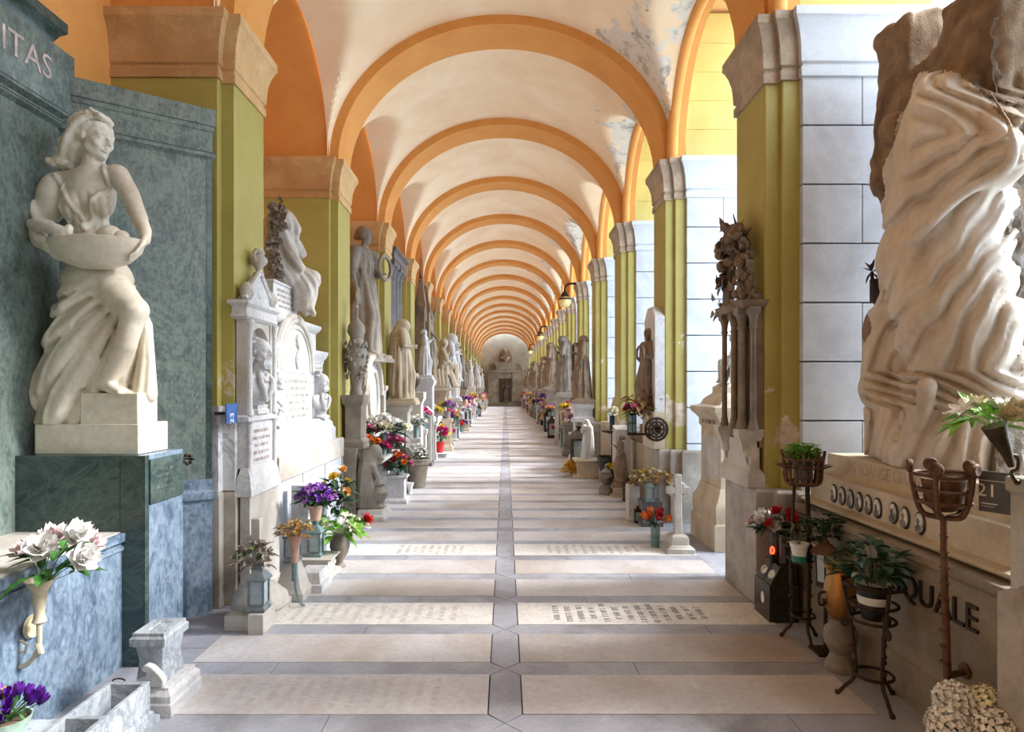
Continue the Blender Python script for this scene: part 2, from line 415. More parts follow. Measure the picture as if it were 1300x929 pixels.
        for _ in range(smooth):
            A = np.zeros_like(V); c = np.zeros(len(V))
            for i, j in ((0, 1), (1, 2), (2, 3), (3, 0)):
                np.add.at(A, Q[:, i], V[Q[:, j]]); np.add.at(c, Q[:, i], 1); np.add.at(A, Q[:, j], V[Q[:, i]]); np.add.at(c, Q[:, j], 1)
            V = .4*V+.6*A/np.maximum(c, 1)[:, None]
        return V, Q
    def data(s, name, mat, smooth=1, inv=None):
        V, Q = s.mesh(smooth)
        if inv is not None: V = V @ np.array(inv.to_3x3()).T+np.array(inv.translation)
        me = bpy.data.meshes.new(name); me.vertices.add(len(V)); me.vertices.foreach_set('co', V.ravel().astype(np.float32))
        me.loops.add(len(Q)*4); me.loops.foreach_set('vertex_index', Q.ravel().astype(np.int32))
        me.polygons.add(len(Q)); me.polygons.foreach_set('loop_start', np.arange(0, len(Q)*4, 4, dtype=np.int32))
        me.update(calc_edges=True); me.materials.append(M[mat]); return me
    def build(s, name, mat, parent=None, smooth=1, world=True):
        inv = WM[parent.name].inverted() if (world and parent is not None) else None
        return finish(s.data(name, mat, smooth, inv), name, parent, 0, 0)
def fbm(X, Y, Z, f, seed=0, oct=3):
    R = random.Random(seed); o = 0; a = 1.0
    for _ in range(oct):
        for _ in range(3):
            d = Vector((R.gauss(0, 1), R.gauss(0, 1), R.gauss(0, 1))).normalized()*f*R.uniform(.7, 1.3); ph = R.uniform(0, 6.28)
            o = o+a/3*np.sin(d[0]*X+d[1]*Y+d[2]*Z+ph+.7*np.sin(1.3*d[1]*X-d[2]*Y+d[0]*Z))
        f *= 2.1; a *= .5
    return o
EXPO=1.0
# ---------------------------------------------------------------- the setting
SPR, RISE, XC = 4.31, 1.655, -.045
YEND = PY(17)+1.3
def struct(o, label=None):
    o['kind'] = 'structure'
    if label: o['label'] = label
    return o
# floor: grave slabs in rows between grey bands, centre strip of clipped tiles
fl = MB(); mi = []
R = random.Random(4)
def fb(x0, x1, y0, y1, z, m):
    n = len(fl.f); fl.box(x0, x1, y0, y1, -.06, z); mi.extend([m]*(len(fl.f)-n))
def fp(poly, z, m):
    n = len(fl.f); fl.prism(poly, 'z', -.06, z); mi.extend([m]*(len(fl.f)-n))
fb(-3.0, 3.3, -11, YEND+.2, -.008, 0)
g = .0022
row = -24
while 3.08+.58*row < YEND:
    y = 3.08+.58*row; wob = R.uniform(-.004, .004)
    for sgn in (-1, 1):
        xa, xb = sorted((sgn*.088, sgn*1.82))
        m = R.choice((2, 2, 2, 3, 3))
        fb(xa, xb, y+wob, y+.415+wob, R.uniform(0, .0015), m)                   # inscribed slab
        cut = R.uniform(.5, 1.4)
        for a, c in ((.0, cut), (cut+2*g, 1.82)):                              # grey band
            if a == 0: fp([(sgn*.088, y+.415+g), (sgn*g, y+.4975), (sgn*.088, y+.58-g), (sgn*c, y+.58-g), (sgn*c, y+.415+g+wob)][::sgn], 0, 1)
            else: p, q = sorted((sgn*a, sgn*c)); fb(p, q, y+.415+wob+g, y+.58-g, 0, 1)
        p, q = sorted((sgn*(1.82+g), sgn*2.2)); fb(p, q, y+.2+g, y+.78-g, 0, 1)
        p, q = sorted((sgn*2.2, sgn*3.0)); fb(p, q, y, y+.58, -.002, 1)
    t = .083                                                                   # centre tile with clipped corners
    fp([(-t+g, y+g), (0, y-.083+g), (t-g, y+g), (t-g, y+.414), (0, y+.497-2*g), (-t+g, y+.414)], .0012, 1)
    row += 1
struct(fl.build('floor', None, mats=['joint', 'floor_grey', 'floor_cream', 'floor_cream_dull'], mi=mi), 'stone floor of grave slabs in grey bands along the gallery')
# walls
w = MB(); w.box(-3.05, -2.86, -11, YEND, -.05, 6.25)
struct(w.build('wall_left', 'orange_plaster'), 'orange plaster back wall behind the left memorials')
w = MB(); w.box(-3.05, 3.3, YEND, YEND+.2, -.05, 6.25)
struct(w.build('wall_end', 'end_plaster'), 'grey plaster wall closing the far end of the gallery')
w = MB(); w.box(2.6, 2.9, -11, 1.6, -.05, 2.9)  # unseen, added only to keep light off the near right floor
struct(w.build('wall_right_shade', 'plinth_stone'), 'unseen wall added behind the viewer to shade the right foreground')
w = MB(); w.box(3.3, 30, -12, 70, -.3, -.06)
struct(w.build('ground', 'gravel'), 'pale gravel outside the open arches')
w = MB(); w.box(2.0, 3.14, -11, YEND, 6.08, 6.3); struct(w.build('ceiling', 'peach_plaster'), 'flat peach ceiling strip over the open side arches')
w = MB(); w.box(-3.05, 3.3, -11.4, -11.2, -.05, 6.25); struct(w.build('wall_back_blocker', 'end_plaster'), 'unseen wall added behind the viewer to block light from the rear')  # added out of view: stops daylight at the open rear end
# ceiling: barrel vault with side lunettes, bay by bay in one shell
HS = 1.095; HV = 1.075
def vault(i):
    ya, yb = PY(i)+.5, PY(i+1)+.05; yc = PY(i)+1.735
    def f(u, v):
        th = PI*(1-u); x = XC+2.06*math.cos(th); q = (v*48-1)/46; y = ya if v == 0 else yb if v == 1 else yc-HV*math.cos(PI*q)
        bz = 1.745*math.sin(th); t = (y-yc)/HV; lz = 1.185*math.sqrt(max(0, 1-t*t))
        k = .07; h = max(k-abs(bz-lz), 0)/k
        return (x, y, SPR+max(bz, lz)+(h*h*k*.25 if 0 < u < 1 else 0))
    return f
ce = MB()
for i in range(-4, 17): ce.surf(vault(i), 72, 48)
struct(ce.build('ceiling', 'vault_plaster', sharp=25), 'cream plaster vault with side lunettes')
def ellip(y0, hs, rise, z0, n=24): return [(y0+hs*math.cos(PI*k/n), z0+rise*math.sin(PI*k/n)) for k in range(n+1)]
for i in range(-4, 18):                               # transverse arches
    a = MB(); y0, y1 = PY(i), PY(i)+.57; n = 40
    inn = ellip(XC, 1.955, RISE, SPR-.02, n); out = ellip(XC, 2.075, RISE+.13, SPR-.02, n); vs = []; fs = []
    for y in (y0, y1):
        vs += [(x, y, z) for x, z in inn]+[(x, y, z) for x, z in out]
    m = n+1
    for k in range(n):
        fs += [(k, k+1, m+k+1, m+k), (2*m+k, 3*m+k, 3*m+k+1, 2*m+k+1), (k, 2*m+k, 2*m+k+1, k+1), (m+k, m+k+1, 3*m+k+1, 3*m+k)]
    a.add(vs, fs); o = a.build('transverse_arch', 'orange_plaster'); struct(o)
# side arch masonry with the lunette tunnels, and roll mouldings on the open side
for i in range(-4, 17):
    yc = PY(i)+1.735; ya, yb = PY(i)+.285, PY(i+1)+.285
    for sgn in (-1, 1):
        xa, xb = (-2.87, -2.09) if sgn < 0 else (2.0, 2.13)
        curve = ellip(yc, HS, 1.2, SPR, 28)[::-1]
        poly = [(ya, SPR-.01)]+[(yc-HS, SPR-.01)]+curve+[(yc+HS, SPR-.01), (yb, SPR-.01), (yb, 6.25), (ya, 6.25)]
        b = MB(); n = len(poly); vs = [(x, p, q) for x in (xa, xb) for p, q in poly]; fs = []
        for k in range(n): fs.append((k, (k+1) % n, (k+1) % n+n, k+n))
        c0, c1 = 2, 2+len(curve)                    # front and back faces as strips up to the top edge
        for off in (0, n):
            for k in range(c0, c1-1):
                p, q = poly[k], poly[k+1]; e = len(vs); vs += [(xa if off == 0 else xb, p[0], 6.25), (xa if off == 0 else xb, q[0], 6.25)]; fs.append((off+k, off+k+1, e+1, e))
            e = len(vs); xx = xa if off == 0 else xb
            vs += [(xx, yc-HS, 6.25), (xx, yc+HS, 6.25)]; fs += [(off, off+1, e, off+n-1), (off+n-3, off+n-2, e+1, off+n-3)[:3]+(e+1,)]
        b.add(vs, [f for f in fs if len(set(f)) > 2]); struct(b.build('side_arch', 'orange_plaster', sharp=30))
        if sgn > 0:
            r = MB(); r.tube([(1.985, p, q) for p, q in ellip(yc, HS+.03, 1.23, SPR-.02, 32)], .068, 10); struct(r.build('roll_moulding', 'orange_plaster'))
CAP = [(.018, 3.84), (.018, 3.91), (.004, 3.918), (.004, 3.935), (.02, 3.945), (.022, 4.0), (.03, 4.09), (.05, 4.17), (.072, 4.225), (.078, 4.235), (.088, 4.245), (.088, SPR)]
CAPI = [(a, z) for a, z in CAP]
def pillar(side, i):
    k = PY(i); lab = 'left' if side < 0 else 'right'
    p = thing('pillar', None, None, ((-2.4 if side < 0 else 2.4), k+.285, 0)); struct(p)
    if side < 0:
        a = MB(); a.box(-2.86, -2.09, k-.07, k+.64, 0, 3.86); a.box(-2.1, -2.0, k, k+.57, 0, 3.86); a.build('shaft', 'olive_paint', p, True)
        a = MB(); a.rmold(-2.9, -2.09, k-.07, k+.64, [(0, o, z) if 0 else (o, o, z) for o, z in CAP]); a.rmold(-2.3, -2.0, k, k+.57, [(o, z-.012) for o, z in CAP]); a.build('capital', 'cap_stone', p, True, bevel=.004)
        a = MB(); a.rmold(-2.86, -2.06, k-.1, k+.67, [(0, 0), (0, .8), (-.02, .84)]); a.rmold(-2.2, -1.97, k-.03, k+.6, [(0, 0), (0, .79), (-.02, .83)]); a.build('plinth', 'plinth_stone', p, True, bevel=.006)
    else:
        a = MB(); a.box(1.91, 2.1, k, k+.57, 0, 3.86); a.box(2.02, 2.3, k-.04, k+.61, 0, 3.86); a.build('shaft', 'olive_paint', p, True, bevel=.012)
        a = MB(); R = random.Random(i); z = .5; c = 0
        while z < 3.84:
            z1 = min(z+.4275, 3.85); a.box(2.155, 3.08, k-.085+.012, k+.655-.012, z-.01, z1+.01)
            cuts = [2.145]+([2.58] if c % 2 else [2.78])+[3.1]
            for q in range(len(cuts)-1): a.box(cuts[q]+.003, cuts[q+1]-.003, k-.085, k+.655, z+.005, z1-.005)
            z = z1; c += 1
        a.build('ashlar_block', 'ashlar', p, True, bevel=.005 if i < 6 else 0)
        a = MB(); a.rmold(1.91, 2.3, k, k+.57, [(o, z-.014) for o, z in CAP]); a.rmold(2.02, 2.35, k-.04, k+.61, [(o, z-.007) for o, z in CAP]); a.build('capital', 'cap_stone_shaded', p, True, bevel=.004)
        a = MB(); a.rmold(2.15, 3.1, k-.085, k+.655, CAP); a.build('cornice', 'ashlar', p, True, bevel=.004)
        a = MB(); z = SPR; c = 0
        while z < 5.9:
            z1 = z+.34; a.box(2.135, 3.09, k-.07, k+.64, z+.004, z1-.003); a.box(2.14, 3.085, k-.065, k+.635, z1-.02, z1+.02); z = z1
        a.build('upper_wall', 'yellow_ashlar', p, True)
        a = MB()
        a.rmold(2.07, 3.12, k-.16, k+.73, [(0, 0), (0, .83), (-.02, .85)]); a.rmold(1.95, 2.3, k-.1, k+.67, [(0, 0), (0, .832), (-.02, .853)]); a.rmold(1.83, 2.2, k-.04, k+.61, [(0, 0), (0, .835), (-.02, .856)])
        a.build('plinth', 'plinth_stone', p, True, bevel=.008)
    return p
PIL = {(s, i): pillar(s, i) for i in range(-4, 18) for s in (-1, 1)}
# ---------------------------------------------------------------- flowers
def petal(g, d, L, W, cup, curl, base=(0, 0, 0), nz=(0, 0, 1)):
    d = Vector(d); n = Vector(nz); w = d.cross(n).normalized(); b0 = Vector(base)
    def f(u, v):
        t = v; ww = W*(.25+.75*math.sin(PI*min(.62*t+.28, 1)))*(1 if t < .98 else .55); s = (u-.5)*2
        return b0+d*(L*t*math.cos(curl*t))+n*(L*(cup*t+math.sin(curl*t)*.5*t)+.25*W*s*s*t)+w*(ww*.5*s)
    g.surf(f, 3, 3)
def bloom_mb(kind, R, seed=0):
    r = random.Random(seed); g = MB()
    if kind == 'rose':
        for ring, (n, L, cup) in enumerate(((5, R, .25), (5, R*.86, .6), (4, R*.66, 1.1), (3, R*.42, 2.0))):
            for k in range(n):
                a = 2*PI*(k+ring*.4)/n+r.uniform(-.15, .15); petal(g, (math.cos(a), math.sin(a), 0), L*(1 if cup < 1 else .55), R*.85, cup, .3, (0, 0, .12*R*ring))
    elif kind == 'lily':
        for k in range(6):
            a = PI*k/3+.1; petal(g, (math.cos(a), math.sin(a), 0), R*1.15, R*.5, .55, -.5)
        for k in range(5): g.tube([(0, 0, 0), (math.cos(k)*.2*R, math.sin(k)*.2*R, .7*R)], .03*R, 4)
    elif kind == 'daisy':
        for k in range(11):
            a = 2*PI*k/11; petal(g, (math.cos(a), math.sin(a), 0), R, R*.42, .18+r.uniform(-.1, .1), .1)
        g.ell((0, 0, .1*R), (.28*R, .28*R, .16*R), 8, 5)
    elif kind == 'carnation':
        for k in range(26):
            a = 2.4*k; q = (k/26)**.6; petal(g, (math.cos(a), math.sin(a), 0), R*(.35+.65*q), R*.5, 1.5-1.4*q, r.uniform(-.3, .4), (0, 0, .25*R*(1-q)))
    elif kind == 'tulip':
        for k in range(6):
            a = PI*k/3; petal(g, (math.cos(a), math.sin(a), 0), R*.9, R*.9, 1.5, .9)
    elif kind == 'hydrangea':
        n = 84
        for k in range(n):
            z = 1-1.5*(k+.5)/n; a = 2.4*k; q = math.sqrt(max(0, 1-z*z)); c = Vector((q*math.cos(a), q*math.sin(a), z)); t = c.orthogonal().normalized(); b2 = c.cross(t)
            for m in range(4):
                e = PI*m/2+k; petal(g, t*math.cos(e)+b2*math.sin(e), R*.2, R*.2, .2, .1, c*R*r.uniform(.88, 1.02), c)
    elif kind == 'small':
        for k in range(5):
            a = 2*PI*k/5; petal(g, (math.cos(a), math.sin(a), 0), R, R*.8, .5, .2)
    elif kind == 'dry':
        for k in range(9):
            a = 2.4*k; q = .4+.6*k/9; petal(g, (math.cos(a), math.sin(a), 0), R*q, R*.45, 1.2-q, .6)
    return g
BM = {}
def bloom_data(kind, mat, R):
    key = (kind, mat, round(R, 3))
    if key not in BM:
        o = bloom_mb(kind, R, len(BM)).build('bloom', mat); BM[key] = o.data; bpy.data.objects.remove(o)
    return BM[key]
def bouquet(label, loc, blooms, spread, height, leaves=('leaf_green', 26), up=.0, tilt=(0, 0), group=None, seed=0, rb=.03, lw=.45, name='bouquet', single=False, rx=1.0):
    """blooms: [(kind, material, count, radius)]. Origin is where the stems gather; blooms form a dome above."""
    r = random.Random(seed); t = thing(name, label, 'flowers', loc, r.uniform(0, 0), group); fo = MB(); tot = sum(b[2] for b in blooms); k = 0
    T = Vector((tilt[0], tilt[1], 1)).normalized(); acc = {}
    order = [(b[0], b[1], b[3]) for b in blooms for _ in range(b[2])]; r.shuffle(order)
    for kind, mat, R in order:
        u = (k+.5)/max(tot, 1); a = 2.4*k+r.uniform(-.4, .4); q = math.sqrt(u); k += 1
        p = Vector((math.cos(a)*q*spread*rx, math.sin(a)*q*spread, height*(1-.55*q*q)*r.uniform(.86, 1.06)+up)); p += Vector((T[0], T[1], 0))*p.z
        n = Vector((p.x/spread*.9, p.y/spread*.9-.25, .75+r.uniform(-.2, .2))).normalized()
        Mx = Matrix.Translation(p) @ n.to_track_quat('Z', 'Y').to_matrix().to_4x4() @ Matrix.Rotation(r.uniform(0, 6), 4, 'Z')
        if single:
            acc.setdefault(mat, MB()).join(bloom_mb(kind, R, k), Mx)
        else:
            o = bpy.data.objects.new('bloom', bloom_data(kind, mat, R)); COL.objects.link(o); o.parent = t; o.matrix_local = Mx
        fo.tube([(p.x*.05, p.y*.05, 0), (p.x*.5, p.y*.5, p.z*.55), tuple(p)], .0022 if spread > .06 else .0015, 4)
    for mat, g in acc.items(): g.build('bloom', mat, t)
    lf = MB()
    for i in range(leaves[1]):
        a = r.uniform(0, 6.28); q = r.uniform(.25, 1.0); z = height*r.uniform(.15, .8)
        p = Vector((math.cos(a)*q*spread*rx*.7, math.sin(a)*q*spread*.7, z)); p += Vector((T[0], T[1], 0))*p.z
        d = Vector((math.cos(a)+r.uniform(-.6, .6), math.sin(a)+r.uniform(-.6, .6), r.uniform(-.3, .9)))
        lf.leaf(p, d, spread*r.uniform(.45, .8)*(1+lw*.4), spread*r.uniform(.5, .9)*lw, bend=r.uniform(.1, .5), seg=4)
    fo.join(lf); fo.build('foliage', leaves[0], t)
    return t
# ---------------------------------------------------------------- carved figure library (local: feet at 0, facing -y)
def hand(s, w, d, r=.012, L=.075, curl=(0, 0, -.03), side=(1, 0, 0)):
    """palm, four fingers and a thumb from wrist w along d"""
    w = Vector(w); d = Vector(d).normalized(); sd = Vector(side); sd = (sd-d*sd.dot(d)).normalized(); cu = Vector(curl)
    pc = w+d*.045
    for q in (-.5, 0, .5): s.tube([w+sd*q*.02, pc+sd*q*.045], [.018, .016], .012)
    for k in range(4):
        b = pc+d*.035+sd*(k-1.5)*.021; l = L*(.82, 1, .95, .74)[k]
        s.tube([b-d*.02, b+d*l*.45+cu*.25, b+d*l*.8+cu*.8], [r, r*.9, r*.7], .004)
    s.tube([w+d*.02-sd*.025, w+d*.05-sd*.05, w+d*.08-sd*.045+cu*.5], [r*1.15, r, r*.75], .006)
def face(s, c, R, fwd, up=(0, 0, 1), beard=False):
    """head of half-height R about c looking along fwd"""
    c = Vector(c); f = Vector(fwd).normalized(); up = Vector(up); up = (up-f*up.dot(f)).normalized(); sd = f.cross(up)
    P = lambda a, b, z: tuple(c+f*a*R+sd*b*R+up*z*R); q_ = R*.16
    rot = np.array([list(sd), list(f), list(up)]).T
    s.ell(P(-.1, 0, .25), (.66*R, .8*R, .74*R), q_, rot=rot); s.ell(P(.2, 0, -.28), (.5*R, .5*R, .68*R), q_, rot=rot)
    s.tube([P(.1, -.42, -.55), P(.52, 0, -.84), P(.1, .42, -.55)], .17*R, q_)             # jaw
    s.ell(P(.62, 0, -.84), (.15*R, .13*R, .12*R), q_*.6)                                 # chin
    s.tube([P(.55, -.36, .2), P(.7, 0, .24), P(.55, .36, .2)], .09*R, q_)                # brow
    for q in (-1, 1):
        s.ell(P(.74, q*.29, .02), (.14*R,)*3, .05*R, op='s'); s.ell(P(.58, q*.28, .0), (.115*R,)*3, .02*R)
        s.tube([P(.66, q*.14, .07), P(.7, q*.28, .1), P(.58, q*.42, .05)], .03*R, .02*R)   # upper lids
        s.ell(P(.46, q*.36, -.22), (.17*R,)*3, q_)                                          # cheeks
        s.ell(P(-.08, q*.66, -.05), (.1*R, .14*R, .22*R), .04*R, rot=rot)                   # ears
        s.ell(P(.82, q*.09, -.25), (.065*R,)*3, .03*R)
    s.tube([P(.7, 0, .14), P(.86, 0, -.08), P(.93, 0, -.22)], [.06*R, .075*R, .085*R], .05*R)
    s.tube([P(.64, -.2, -.49), P(.78, 0, -.44), P(.64, .2, -.49)], [.025*R, .055*R, .025*R], .02*R, sub=3); s.tube([P(.63, -.17, -.53), P(.76, 0, -.57), P(.63, .17, -.53)], [.03*R, .065*R, .03*R], .02*R, sub=3)
    if beard:
        s.ell(P(.5, 0, -.9), (.36*R, .3*R, .42*R), q_)
        for k in range(7): a = (k-3)*.13; s.tube([P(.72-abs(a)*.4, a, -.62), P(.78-abs(a)*.5, a*1.1, -.95), P(.6, a*.7, -1.28)], [.05*R, .09*R, .04*R], .04*R)
        s.tube([P(.6, -.36, -.52), P(.8, -.1, -.38), P(.83, 0, -.36), P(.8, .1, -.38), P(.6, .36, -.52)], .075*R, .04*R)
def drape(s, top, bot, n, rad, k=.03, seed=0, r0=.02, r1=.035, arc=(0, 6.283), sy=.8, bow=.02):
    """folds running from a ring at top (c, rx) to a ring at bot"""
    R = random.Random(seed)
    for i in range(n):
        a = arc[0]+(arc[1]-arc[0])*(i+R.uniform(-.3, .3))/n; b = a+R.uniform(-.25, .25); pts = []
        for t in (0, .35, .7, 1):
            aa = a+(b-a)*t; rr = top[1]+(bot[1]-top[1])*t+bow*math.sin(PI*t); c = Vector(top[0]).lerp(Vector(bot[0]), t)
            pts.append((c.x+rr*math.cos(aa), c.y+rr*sy*math.sin(aa), c.z))
        s.tube(pts, [r0, r1, r1*1.1], k, sub=3)
FIG = {}
def figure_data(pose, h=.016):
    if pose in FIG: return FIG[pose]
    s = Sculpt((-.75, -.5, -.02), (.75, .5, 2.35), h) if pose in ('raise', 'angel', 'flying') else Sculpt((-.5, -.5, -.02), (.5, .5, 1.95), h)
    H = {'mourn': (0, -.1, 1.5), 'hood': (.02, -.06, 1.5), 'wreath': (.02, -.02, 1.62), 'angel': (0, -.03, 1.56), 'raise': (0, -.02, 1.56), 'child': (0, 0, 1.5), 'sit': (0, -.08, 1.22), 'seated': (0, -.08, 1.22)}.get(pose, (0, 0, 1.56))
    sitting = pose in ('sit', 'seated')
    hip = .55 if sitting else .95
    s.ell((0, 0, hip+.32), (.16, .115, .22), .04); s.ell((0, 0, hip), (.17, .13, .16), .05); s.ell((0, -.02, hip+.17), (.13, .1, .16), .05)
    s.tube([(-.16, 0, hip+.45), (.16, 0, hip+.45)], .065, .05)
    s.tube([(0, 0, hip+.46), (H[0]*.7, H[1]*.7, H[2]-.1)], [.055, .048], .03)
    fw = {'mourn': (.1, -1, -.7), 'hood': (.2, -1, -.5), 'raise': (.2, -1, .5), 'sit': (.3, -1, -.5)}.get(pose, (.25, -1, -.05))
    face(s, H, .115, fw); 
    hc = Vector(H)-Vector(fw).normalized()*.03+Vector((0, 0, .04)); s.ell(hc, (.1, .105, .095), .015); s.ell(hc+Vector((0, .09, -.04)), (.055, .05, .05), .02)
    if pose in ('hood', 'mourn'):
        s.ell(hc+Vector((0, .02, .0)), (.125, .12, .12), .03); s.tube([hc+Vector((.0, .08, .02)), (0, .12, hip+.35), (0, .14, .3)], [.1, .16, .2], .05)
        drape(s, ((0, .06, hip+.45), .17), ((0, .06, .1), .26), 9, 0, seed=3, arc=(-.3, 3.5), sy=.7)
    if sitting:
        for q in (-1, 1):
            s.tube([(q*.09, 0, hip), (q*.11, -.36, hip+.02), (q*.12, -.38, .12)], [.11, .085, .06], .05); s.tube([(q*.12, -.36, .05), (q*.13, -.47, .03)], [.045, .03], .02)
        drape(s, ((0, -.1, hip+.05), .16), ((0, -.26, .05), .24), 12, 0, seed=5, sy=.7, arc=(3.1, 6.3)); s.box((0, .08, .25), (.24, .2, .25), .03)
    else:
        s.tube([(0, 0, hip), (.0, .0, .45), (0, .01, .03)], [.17, .19, .24], .05); s.tube([(-.07, -.06, hip-.05), (-.08, -.2, .52), (-.07, -.15, .05)], [.1, .085, .08], .05)
        drape(s, ((0, 0, hip+.12), .15), ((0, 0, .02), .25), 15, 0, seed=len(pose), sy=.8); drape(s, ((0, 0, hip+.42), .13), ((0, 0, hip+.05), .16), 7, 0, seed=9, sy=.75, r0=.012, r1=.018, k=.02, arc=(3.3, 6.1))
        for q in (-1, 1): s.tube([(q*.07, -.12, .03), (q*.09, -.27, .02)], [.04, .03], .02)
        s.box((0, 0, 0), (.3, .28, .03), .01)
    sh = hip+.45; A = {
        'mourn': (((-.2, -.02, sh), (-.25, -.08, sh-.27), (-.02, -.22, sh-.18)), ((.2, -.02, sh), (.26, -.08, sh-.26), (.04, -.2, sh-.05))),
        'hood': (((-.2, -.02, sh), (-.26, -.06, sh-.28), (-.04, -.2, sh-.3)), ((.2, -.02, sh), (.26, -.06, sh-.28), (.06, -.21, sh-.27))),
        'pray': (((-.2, -.02, sh), (-.24, -.06, sh-.27), (-.02, -.24, sh-.1)), ((.2, -.02, sh), (.24, -.06, sh-.27), (.02, -.24, sh-.1))),
        'wreath': (((-.2, 0, sh), (-.26, .0, sh-.3), (-.24, -.05, sh-.55)), ((.2, -.02, sh), (.27, -.07, sh-.27), (.13, -.22, sh-.28))),
        'raise': (((-.2, 0, sh), (-.38, -.04, sh+.16), (-.52, -.1, sh+.4)), ((.2, 0, sh), (.4, -.05, sh+.1), (.6, -.12, sh+.3))),
        'angel': (((-.2, 0, sh), (-.27, -.04, sh-.26), (-.2, -.2, sh-.42)), ((.2, 0, sh), (.34, -.06, sh+.1), (.38, -.14, sh+.36))),
        'child': (((-.2, 0, sh), (-.26, -.04, sh-.27), (-.1, -.2, sh-.22)), ((.2, 0, sh), (.28, -.02, sh-.28), (.27, -.12, sh-.5))),
        'sit': (((-.2, 0, sh), (-.26, -.1, sh-.26), (-.1, -.3, sh-.36)), ((.2, 0, sh), (.27, -.16, sh-.24), (.08, -.2, sh-.02))),
        'seated': (((-.2, 0, sh), (-.27, -.06, sh-.27), (-.18, -.3, sh-.36)), ((.2, 0, sh), (.27, -.06, sh-.27), (.18, -.3, sh-.36))),
    }.get(pose, (((-.2, 0, sh), (-.25, 0, sh-.28), (-.22, -.1, sh-.52)), ((.2, 0, sh), (.25, 0, sh-.28), (.22, -.1, sh-.52))))
    for sh_, el, wr in A:
        s.tube([sh_, el], [.06, .048], .03); s.tube([el, wr], [.046, .032], .02); d = Vector(wr)-Vector(el); hand(s, wr, d, .011 if h < .012 else .014)
        s.tube([sh_, Vector(sh_).lerp(Vector(el), .8)], [.075, .07], .03)
    if pose == 'wreath':
        ring = [(.13+.15*math.cos(a), -.26, sh-.2+.16*math.sin(a)) for a in np.linspace(0, 6.283, 17)]; s.tube(ring, .026, .01)
    if pose == 'angel':
        for q in (-1, 1):
            for k in range(6): s.tube([(q*.07, .12, sh-.02-.05*k), (q*(.27+.03*k), .19, sh+.34-.15*k), (q*(.36-.01*k), .2, sh+.12-.17*k)], [.06, .075, .035], .02, sub=3)
    sd = len(pose)*1.7
    def cloth(X, Y, Z):
        th = np.arctan2(Y, X+1e-6); low = np.clip((hip+.12-Z)/.15, 0, 1); w = .5*np.sin(Z*3+sd)+.35*np.sin(Z*7+2*th+sd)
        f = .6-np.abs(np.sin(th*7.5+w+.6*np.sin(th*3+sd)))**.8; up = np.clip((Z-hip-.1)/.1, 0, 1)*np.clip((hip+.42-Z)/.06, 0, 1)
        g = .6-np.abs(np.sin((Z*1.0+X*.9*np.cos(sd)+.05*np.sin(X*20))*38))**.8
        return .026*low*f*np.clip((Z-.06)/.06, 0, 1)+.008*up*g
    s.disp(cloth); s.below(-.015)
    FIG[pose] = s
    s.me = {}
    return s
def figure(pose, mat, parent=None, h=.016, name='carved_figure', sc=1.0, off=(0, 0, 0), rz=0):
    s = figure_data(pose, h)
    if mat not in s.me:
        me = s.data(name, mat); me.polygons.foreach_set('use_smooth', [True]*len(me.polygons)); s.me[mat] = me
    o = bpy.data.objects.new(name, s.me[mat]); COL.objects.link(o); o.parent = parent; o.location = off; o.scale = (sc,)*3; o.rotation_euler = (0, 0, rz); WM[o.name] = Matrix(); return o
BUST = {}
def bust(mat, parent, off, sc=1.0, rz=0, kind='man', name='portrait_bust'):
    if (kind, mat) not in BUST:
        s = Sculpt((-.32, -.24, 0), (.32, .24, .78), .0085)
        s.ell((0, .03, .19), (.22, .12, .14), .04); s.tube([(-.19, .03, .25), (0, .03, .3), (.19, .03, .25)], [.065, .075, .065], .04); s.tube([(0, .02, .3), (0, -.01, .46)], [.07, .06], .03)
        face(s, (0, -.03, .57), .14, (0, -1, -.04), beard=kind == 'man'); R = random.Random(3)
        if kind == 'woman':
            for k in range(60):
                a = R.uniform(0, 6.28); b = R.uniform(.75 if a > 3.14 else -.2, 1.45); s.ell((.108*math.cos(b)*math.cos(a), .0+.118*math.cos(b)*math.sin(a), .6+.118*math.sin(b)), .024, .008)
            s.ell((0, .12, .56), .055, .02); s.tube([(-.16, -.06, .3), (0, -.12, .2), (.14, -.06, .3)], .018, .015, sub=4); s.tube([(-.18, -.02, .24), (0, -.13, .12), (.18, -.02, .24)], .02, .015, sub=4)
        else:
            for k in range(26): a = R.uniform(.2, 2.94); b = R.uniform(.0, 1.45); s.ell((.102*math.cos(b)*math.cos(a), .0+.11*math.cos(b)*math.sin(a), .61+.1*math.sin(b)), (.03, .03, .018), .012)
            for q in (-1, 1):
                s.tube([(q*.05, -.05, .35), (q*.1, -.1, .27), (q*.05, -.11, .14), (q*.01, -.09, .06)], [.02, .03, .022], .006, sub=3); s.tube([(q*.045, -.06, .34), (q*.02, -.09, .27)], .022, .008)
            s.ell((0, -.085, .3), (.025, .02, .018), .006)
        s.tube([(0, .03, 0), (0, .03, .1)], [.085, .08], .03); s.below(.005)
        me = s.data(name, mat); me.polygons.foreach_set('use_smooth', [True]*len(me.polygons)); BUST[kind, mat] = me
    o = bpy.data.objects.new(name, BUST[kind, mat]); COL.objects.link(o); o.parent = parent; o.location = off; o.scale = (sc,)*3; o.rotation_euler = (0, 0, rz); WM[o.name] = Matrix(); return o
